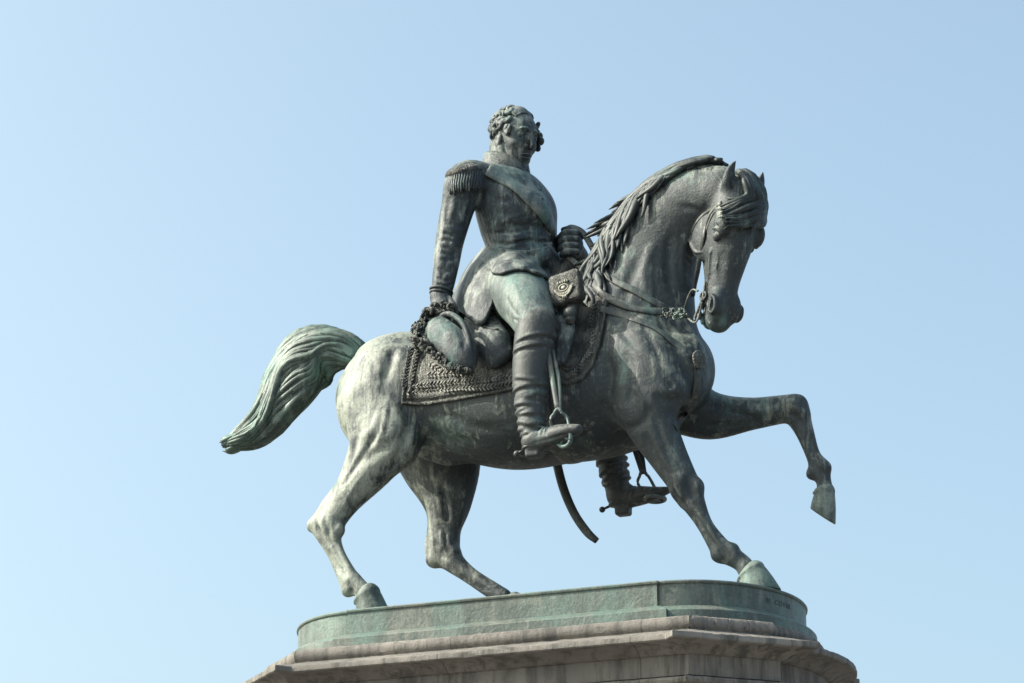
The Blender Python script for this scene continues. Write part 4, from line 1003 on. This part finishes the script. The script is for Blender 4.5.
for k in range(15):
    a = math.pi*(.02+.96*k/14); d = ha*math.cos(a)+hb*math.sin(a)*.75; m.tube([ec+d*.04, ec+d*.064, ec+d*.070+hz*.002], [.0035, .007, .004], up=hz, sub=1, seg=6, flat=.6)
m.tube([ec-ha*.07+hb*.0, ec-ha*.04+hb*.045, ec+hb*.06, ec+ha*.04+hb*.045, ec+ha*.07], [.004, .007, .008, .007, .004], up=hz, sub=4, flat=.6)
for q in (-.015, 0, .015): m.tube([ec+hb*.055+ha*q*.5, ec+hb*.085+ha*q], [.006, .003], up=hz, sub=2)
for q in (-.03, -.015, 0, .015, .03): m.tube([ec-hb*.028+ha*q, ec-hb*.05+ha*q*1.25], [.004, .007], up=hz, sub=2)
m.build('crest', bronze('worn_crest_bronze', dark=(.16, .155, .13), pale=(.34, .33, .27), green=(.2, .25, .21), amt=.7, greens=.2, bump=.1), HOL)
m = MB(); m.tube([at(573, 304, -.42), at(571, 314, -.46), at(570, 322, -.50)], [.04, .042, .03], sub=4, seg=14); m.ball(at(570, 314, -.485), .045, u=18, v=12); m.build('pistol_butt', M_DARK, HOL)

# straps across the horse
m = MB()
def strap(pts, wd, flat=.22, off=.006, F=None): 
    q = onn(F or [H, CF], pts, off)
    if len(q) > 1: band('', q, wd, None, None, flat=flat, mb=m)
strap([(600, 309), (618, 314), (636, 320), (657, 330), (676, 344), (692, 357)], .050)
strap([(699, 360), (706, 356), (712, 351)], .045, F=[H])
strap([(697, 364), (697, 380), (694, 395), (686, 414), (675, 428)], .055, .22, F=[H])
strap([(594, 282), (602, 294), (615, 302), (632, 309), (650, 312), (668, 312)], .058, .30, .012)
strap([(604, 274), (618, 283), (636, 292), (655, 303), (672, 311), (684, 310)], .050, .30, .012)
m.build('breast_strap', M_DARK, HORSE)
p, n = cast([H], 697, 361)
m = MB(); a = norm(np.cross(n, zz)); b = np.cross(a, n); m.ball(p+n*.02, (.058, .066, .018), R=np.array([a, b, n]), u=24); m.torus(p+n*.026, .050, .008, a, b, f2=1.15); m.torus(p+n*.034, .026, .007, a, b); m.build('medallion', M_ORN, HORSE)
# bridle
m = MB()
strap([(722, 203), (712, 212), (706, 226), (703, 243), (699, 262), (696, 280), (693, 296)], .034, .45, .006, [H])
strap([(718, 206), (706, 213), (697, 222), (691, 234)], .022, .45, .004, [H])
strap([(704, 237), (713, 214), (722, 209)], .02, .4, .004, [H])
for a in ((hp(100, -6, -15), hp(98, 2, -6), hp(98, 2, 6), hp(100, -6, 15)),):
    pass
q = [snap(H, hp(a, f, l)+d*.15, -d, .006) for a, f, l, d in ((24, -20, -12, -sHd), (24, -6, -14, norm(fHd-sHd)), (23, 0, 0, fHd), (24, -6, 14, norm(fHd+sHd)), (24, -20, 12, sHd))]
band('', [x for x in q if x], .034, None, None, flat=.35, mb=m)
for l, d in ((-1, -sHd), (1, sHd)):
    q = [snap(H, hp(a, f, l*12)+d*.15, -d, .007) for a, f in ((10, -18), (35, -24), (62, -26), (88, -24), (104, -22))]
    if l > 0: band('', [x for x in q if x], .034, None, None, flat=.4, mb=m)
    bc = hp(110, -25, l*13.5); m.torus(bc, .028, .008, aHd, fHd); m.tube([bc-aHd*.10, bc+aHd*.02, bc+aHd*.13-fHd*.05, bc+aHd*.17-fHd*.05], [.009, .012, .010, .012], sub=4)
m.tube([hp(112, -22, -14), hp(120, -32, -6), hp(121, -33, 6), hp(112, -22, 14)], .010, sub=4)
BR = m.build('bridle', M_DARK, HORSE)
# tassels of the curb under the jaw
m = MB(); m.ball(hp(128, -30, -11), (.02, .02, .035)); m.ball(hp(133, -28, -8), (.016, .016, .03)); m.ball(hp(130, -33, -2), (.018, .018, .03)); m.build('curb_chain', M_DARK, HORSE)
# reins
m = MB(); c = at(573, 246, .06)
def rein(P, w_=.022, up=(0, -1, .3), fl=.35): m.tube(P, w_, up=up, sub=6, seg=8, flat=fl)
rein([c+V3(-.05, -.02, .10), at(570, 227, .04), at(582, 232, .03), at(592, 247, .02), at(600, 264, -.02), at(608, 276, -.16)])
m.build('rein', M_DARK, HORSE); m = MB()
rein([c+V3(-.06, -.02, -.09), at(568, 257, 0), at(580, 267, -.05), at(592, 275, -.12), at(602, 284, -.24)])
m.build('rein', M_DARK, HORSE); m = MB()
rein([at(684, 311, -.32), at(690, 320, -.42), at(696, 322, -.47), at(700, 312, -.48), at(702, 302, -.50)], .008, fl=.7)
rein([at(684, 311, -.32), at(687, 300, -.40), at(692, 290, -.45), at(698, 291, -.49)], .008, fl=.7)
for k in range(26):
    x = at(664+k*.95+RNG.uniform(-1, 1), 312+RNG.uniform(-4, 5), -.31-.004*k); m.torus(x, RNG.uniform(.012, .020), .0055, norm(RNG.normal(size=3)), norm(RNG.normal(size=3)), seg=10)
m.build('martingale_ring', M_DARK, HORSE)

# stirrups
def stirrup(top, hang, tread, mirror=1, k=1.2):
    m = MB(); e = norm(hang-top); m.tube([top, (top+hang)/2+V3(0, -.004, 0), hang], .020, up=(0, -1, 0), sub=4, flat=.3)
    m.tube([top+V3(.02, .02*mirror, 0), (top+hang)/2+V3(.035, .01, 0), hang+V3(.01, 0, 0)], .018, up=(0, -1, 0), sub=4, flat=.3); par = m.build('stirrup_leather', M_DARK, STAT)
    m = MB(); A1 = tread[1]; m.tube([hang+V3(-.02, 0, .0), hang+V3(-.045, -.02*mirror, -.06), tread[0]-A1*.075], .011, sub=5); m.tube([hang+V3(.02, 0, 0), hang+V3(.06, .02*mirror, -.05), tread[0]+A1*.075], .011, sub=5)
    m.tube([hang+V3(-.025, 0, 0), hang+V3(0, 0, .022), hang+V3(.025, 0, 0)], .011, sub=4)
    m.torus(tread[0], .082, .014, A1, tread[2], f2=.74); m.tube([tread[0]-A1*.07, tread[0]+A1*.07], .010, sub=2); m.tube([tread[0]-tread[2]*.05, tread[0]+tread[2]*.05], .009, sub=2)
    m.build('stirrup_iron', bronze('stirrup_bronze', dark=(.09, .11, .11), pale=(.2, .22, .21), green=(.12, .2, .19), amt=.5, greens=.5, bump=.1), par)
tr0 = at(563, 437, -.74); a1 = norm(at(572, 441, -.78)-at(553, 433, -.70)); a2 = norm(V3(.15, -.2, 1)); a2 = norm(a2-a1*(a1@a2))
stirrup(at(548, 350, -.66), at(558, 412, -.735), (tr0, a1, a2))
tr0 = at(655, 499, .58); a1 = norm(V3(.35, 1, 0)); a2 = norm(V3(1, -.35, .1))
stirrup(at(627, 425, .55), at(643, 474, .58), (tr0, a1, a2), -1)
# sabre hanging on the far side
pts = [at(538, 372, .56), at(547, 420, .58), at(555, 455, .58), at(563, 487, .58), at(574, 513, .58), at(587, 532, .58), at(597, 541, .58)]
m = MB(); m.tube(pts, [.036, .035, .034, .033, .031, .030, .022], up=(0, -1, 0), sub=6, seg=12, flat=.45); SB = m.build('sabre', M_DARK, STAT)
m = MB(); g0 = pts[0]; d0 = norm(pts[0]-pts[1]); m.tube([g0, g0+d0*.10, g0+d0*.22+V3(.03, 0, 0)], [.024, .026, .022], sub=4); m.tube([g0+V3(.05, 0, 0), g0+V3(.12, 0, .05), g0+V3(.13, 0, .16), g0+d0*.22+V3(.04, 0, 0)], .012, sub=4); m.build('hilt', M_DARK, SB)
# girth
m = MB(); q = [(at(560, y, 0)) for y in (0,)]
yz = []
for a in np.linspace(-.15, math.pi+.15, 13):
    d = V3(0, -math.cos(a), -math.sin(a)); x = snap(H, at(566, 395, 0)+d*.75, -d, .006)
    if x: yz.append(x)
band('girth', yz, .09, M_DARK, HORSE, flat=.14)
print('tack', time.time()-T0)
# ================================================================== BRONZE BASE AND STONE PEDESTAL
def plan_rect(hx, hy, c=(0, 0), ang=0):
    ca, sa = math.cos(ang), math.sin(ang)
    def f(r):
        q = []
        for sx, sy, ex in ((-1, -1, 0), (1, -1, 0), (1, 1, 0), (-1, 1, 0)):
            x, y = sx*(hx+r), sy*(hy+r); q.append((c[0]+x*ca-y*sa, c[1]+x*sa+y*ca))
        o = []
        for i in range(4):
            a, b = q[i], q[(i+1) % 4]; n = 60
            o += [(a[0]+(b[0]-a[0])*t/n, a[1]+(b[1]-a[1])*t/n) for t in range(n)]
        return o
    return f
def plan_stadium(L, a, W, n=90, L2=None):
    def f(r):
        o = []
        for i in range(n+1):
            t = -math.pi/2+math.pi*i/n; o.append((L+(a+r)*math.cos(t), (W+r)*math.sin(t)))
        for i in range(n+1):
            t = math.pi/2+math.pi*i/n; o.append((-(L2 or L)+(a+r)*math.cos(t), (W+r)*math.sin(t)))
        return o
    return f
WR = np.random.default_rng(21)
def sweep(mb, plan, prof, wear=0):
    P = []; F = []; n = 0
    for r, z in prof:
        q = np.array(plan(r)); n = len(q)
        if wear:
            e = (np.sin(q[:, 0]*31+z*9)+np.sin(q[:, 1]*37+q[:, 0]*17)+np.sin(q[:, 0]*83+q[:, 1]*61+z*40))*wear*.33
            c = q.mean(0); d = (q-c); d /= np.linalg.norm(d, axis=1)[:, None]
            ch = np.where(WR.random(n) < .05, WR.uniform(0, 4, n), 0)*wear
            q = q+d*(e-ch)[:, None]
        P += [(x, y, z) for x, y in q]
    for i in range(len(prof)-1): F += [(i*n+j, (i+1)*n+j, (i+1)*n+(j+1) % n, i*n+(j+1) % n) for j in range(n)]
    F += [tuple(range(n)), tuple((len(prof)-1)*n+j for j in range(n))[::-1]]
    mb.add(P, F)
def sharp(o, a=35):
    o.data.set_sharp_from_angle(angle=rad(a)); return o
M_BASE = bronze('base_bronze', dark=(.085, .105, .095), pale=(.19, .20, .175), green=(.125, .19, .165), amt=.5, greens=.46, bump=.4)
bp = [(-.02, .0), (.006, -.004), (.012, -.012), (.010, -.022), (0, -.030), (0, -.172)]
m = MB(); sweep(m, plan_stadium(1.063, .678, .818), bp); sweep(m, plan_rect(1.065, .838), bp)
BASE = sharp(m.build('base', M_BASE, STAT))
lp = [(0, -.168), (.048, -.198), (.055, -.206), (.055, -.268)]
m = MB(); sweep(m, plan_stadium(1.063, .69, .825), lp); sweep(m, plan_rect(1.09, .848), lp)
sharp(m.build('base_moulding', M_BASE, BASE))

for word, x0 in (('M', 0), ('COVIN', .075)):
    tc_ = bpy.data.curves.new('inscription', 'FONT'); tc_.body = word; tc_.size = .048; tc_.extrude = .001; tc_.space_character = 1.2
    to = bpy.data.objects.new('inscription', tc_); COL.objects.link(to); dg = bpy.context.evaluated_depsgraph_get(); tm_ = bpy.data.meshes.new_from_object(to.evaluated_get(dg)); bpy.data.objects.remove(to)
    for v in tm_.vertices:
        t = rad(-31)+(v.co.x+x0)/.74; c_, s_n = math.cos(t), math.sin(t); e_ = norm(V3(c_/.678, s_n/.818, 0)); k_ = V3(1.063+.678*c_, .818*s_n, 0)+e_*(v.co.z+.0015)
        v.co = (k_[0], k_[1], -.105+v.co.y)
    tm_.materials.append(M_DARK); to = bpy.data.objects.new('inscription', tm_); COL.objects.link(to); to.parent = BASE
m = NT('weathered_stone')
n1 = m.noise(1.4, 5, .6, .5); n2 = m.noise(14, 6, .7); n3 = m.noise(5, 6, .7, .4, stretch=(2.2, 2.2, .22)); n4 = m.noise(90, 3, .7)
c = m.mix(m.ramp(n1, .35, .65), (.165, .150, .137), (.25, .226, .202))
c = m.mix(m.math('MULTIPLY', m.ramp(n3, .46, .62), .8), c, (.075, .070, .065))
c = m.mix(m.math('MULTIPLY', m.ramp(n2, .52, .75), .5), c, (.14, .135, .12))
sx = m.n('ShaderNodeSeparateXYZ'); m.l(m.co, sx.inputs[0])
jx = m.math('LESS_THAN', m.math('FRACT', m.math('ADD', m.math('MULTIPLY', sx.outputs['X'], .78), .22)), .007)
c = m.mix(m.math('MULTIPLY', jx, .6), c, (.05, .046, .042))
m.l(c, m.b.inputs['Base Color']); m.b.inputs['Roughness'].default_value = .88
m.l(m.bump(m.math('ADD', n2, m.math('MULTIPLY', n4, .5)), .5, .02), m.b.inputs['Normal'])
M_STONE = m.m
PED = empty('stone_pedestal', (0, 0, HB))
tag(PED, 'grey-brown stone pedestal with moulded cornice and angled corner piers under the statue', 'pedestal')
cor = [(.04, -.262), (.07, -.266), (.090, -.276), (.100, -.295), (.102, -.315), (.096, -.335), (.082, -.350), (.086, -.356), (.12, -.368), (.20, -.392), (.28, -.418), (.298, -.422), (.302, -.428), (.302, -.456), (.294, -.463), (.235, -.466), (.205, -.475), (.17, -.492), (.150, -.512), (.135, -.518), (.125, -.52)]
fri = [(.120, -.52), (.120, -.645)]
mou = [(.10, -.645), (.10, -.655), (.150, -.658), (.158, -.675), (.150, -.692), (.12, -.705), (.10, -.735), (.08, -.75)]
dado = [(.05, -.75), (.05, -4.0), (.06, -4.02), (.10, -4.05), (.18, -4.3), (.20, -4.32), (.20, -4.95)]
pc = (V3(1.30, -.965, 0)+V3(1.736, -.563, 0))/2; pang = math.atan2(.402, .436); inw = V3(-math.sin(pang), math.cos(pang), 0)
plans = [plan_stadium(1.063, .69, .81, L2=1.15), lambda r: plan_rect(1.31-.6*r, .872, (-.035, 0))(r)]
for sx_ in (1, -1):
    for sy_ in (1, -1):
        hy = .30; cc = pc+inw*(hy+.085)
        plans.append(plan_rect(.19 if sy_ > 0 else .13, hy if sy_ > 0 else hy-.04, (cc[0]*sx_-(.07 if sx_ < 0 else 0), cc[1]*sy_), pang*sx_*sy_))
for nm, pr in (('cornice', cor), ('frieze', fri), ('moulding', mou), ('dado', dado)):
    m = MB()
    for pl in plans: sweep(m, pl, pr, .0035)
    sharp(m.build(nm, M_STONE, PED))
m = MB()
for k, (r, z0, z1) in enumerate(((.45, -4.95, -5.12), (.75, -5.12, -5.27), (1.05, -5.27, -HB))):
    sweep(m, plan_rect(1.75+r, .95+r), [(0, z0), (0, z1)])
sharp(m.build('step', M_STONE, PED))
# ground
m = NT('granite_setts')
br = m.n('ShaderNodeTexBrick'); br.inputs['Scale'].default_value = 3.0; br.inputs['Mortar Size'].default_value = .03
br.inputs['Color1'].default_value = (.16, .15, .14, 1); br.inputs['Color2'].default_value = (.22, .205, .19, 1); br.inputs['Mortar'].default_value = (.07, .065, .06, 1)
m.l(m.co, br.inputs['Vector']); m.l(br.outputs[0], m.b.inputs['Base Color']); m.b.inputs['Roughness'].default_value = .8
g = MB(); g.add([(-600, -600, 0), (600, -600, 0), (600, 600, 0), (-600, 600, 0)], [(0, 1, 2, 3)])
tag(g.build('ground', m.m, None, False), kind='structure')
print('done', time.time()-T0)
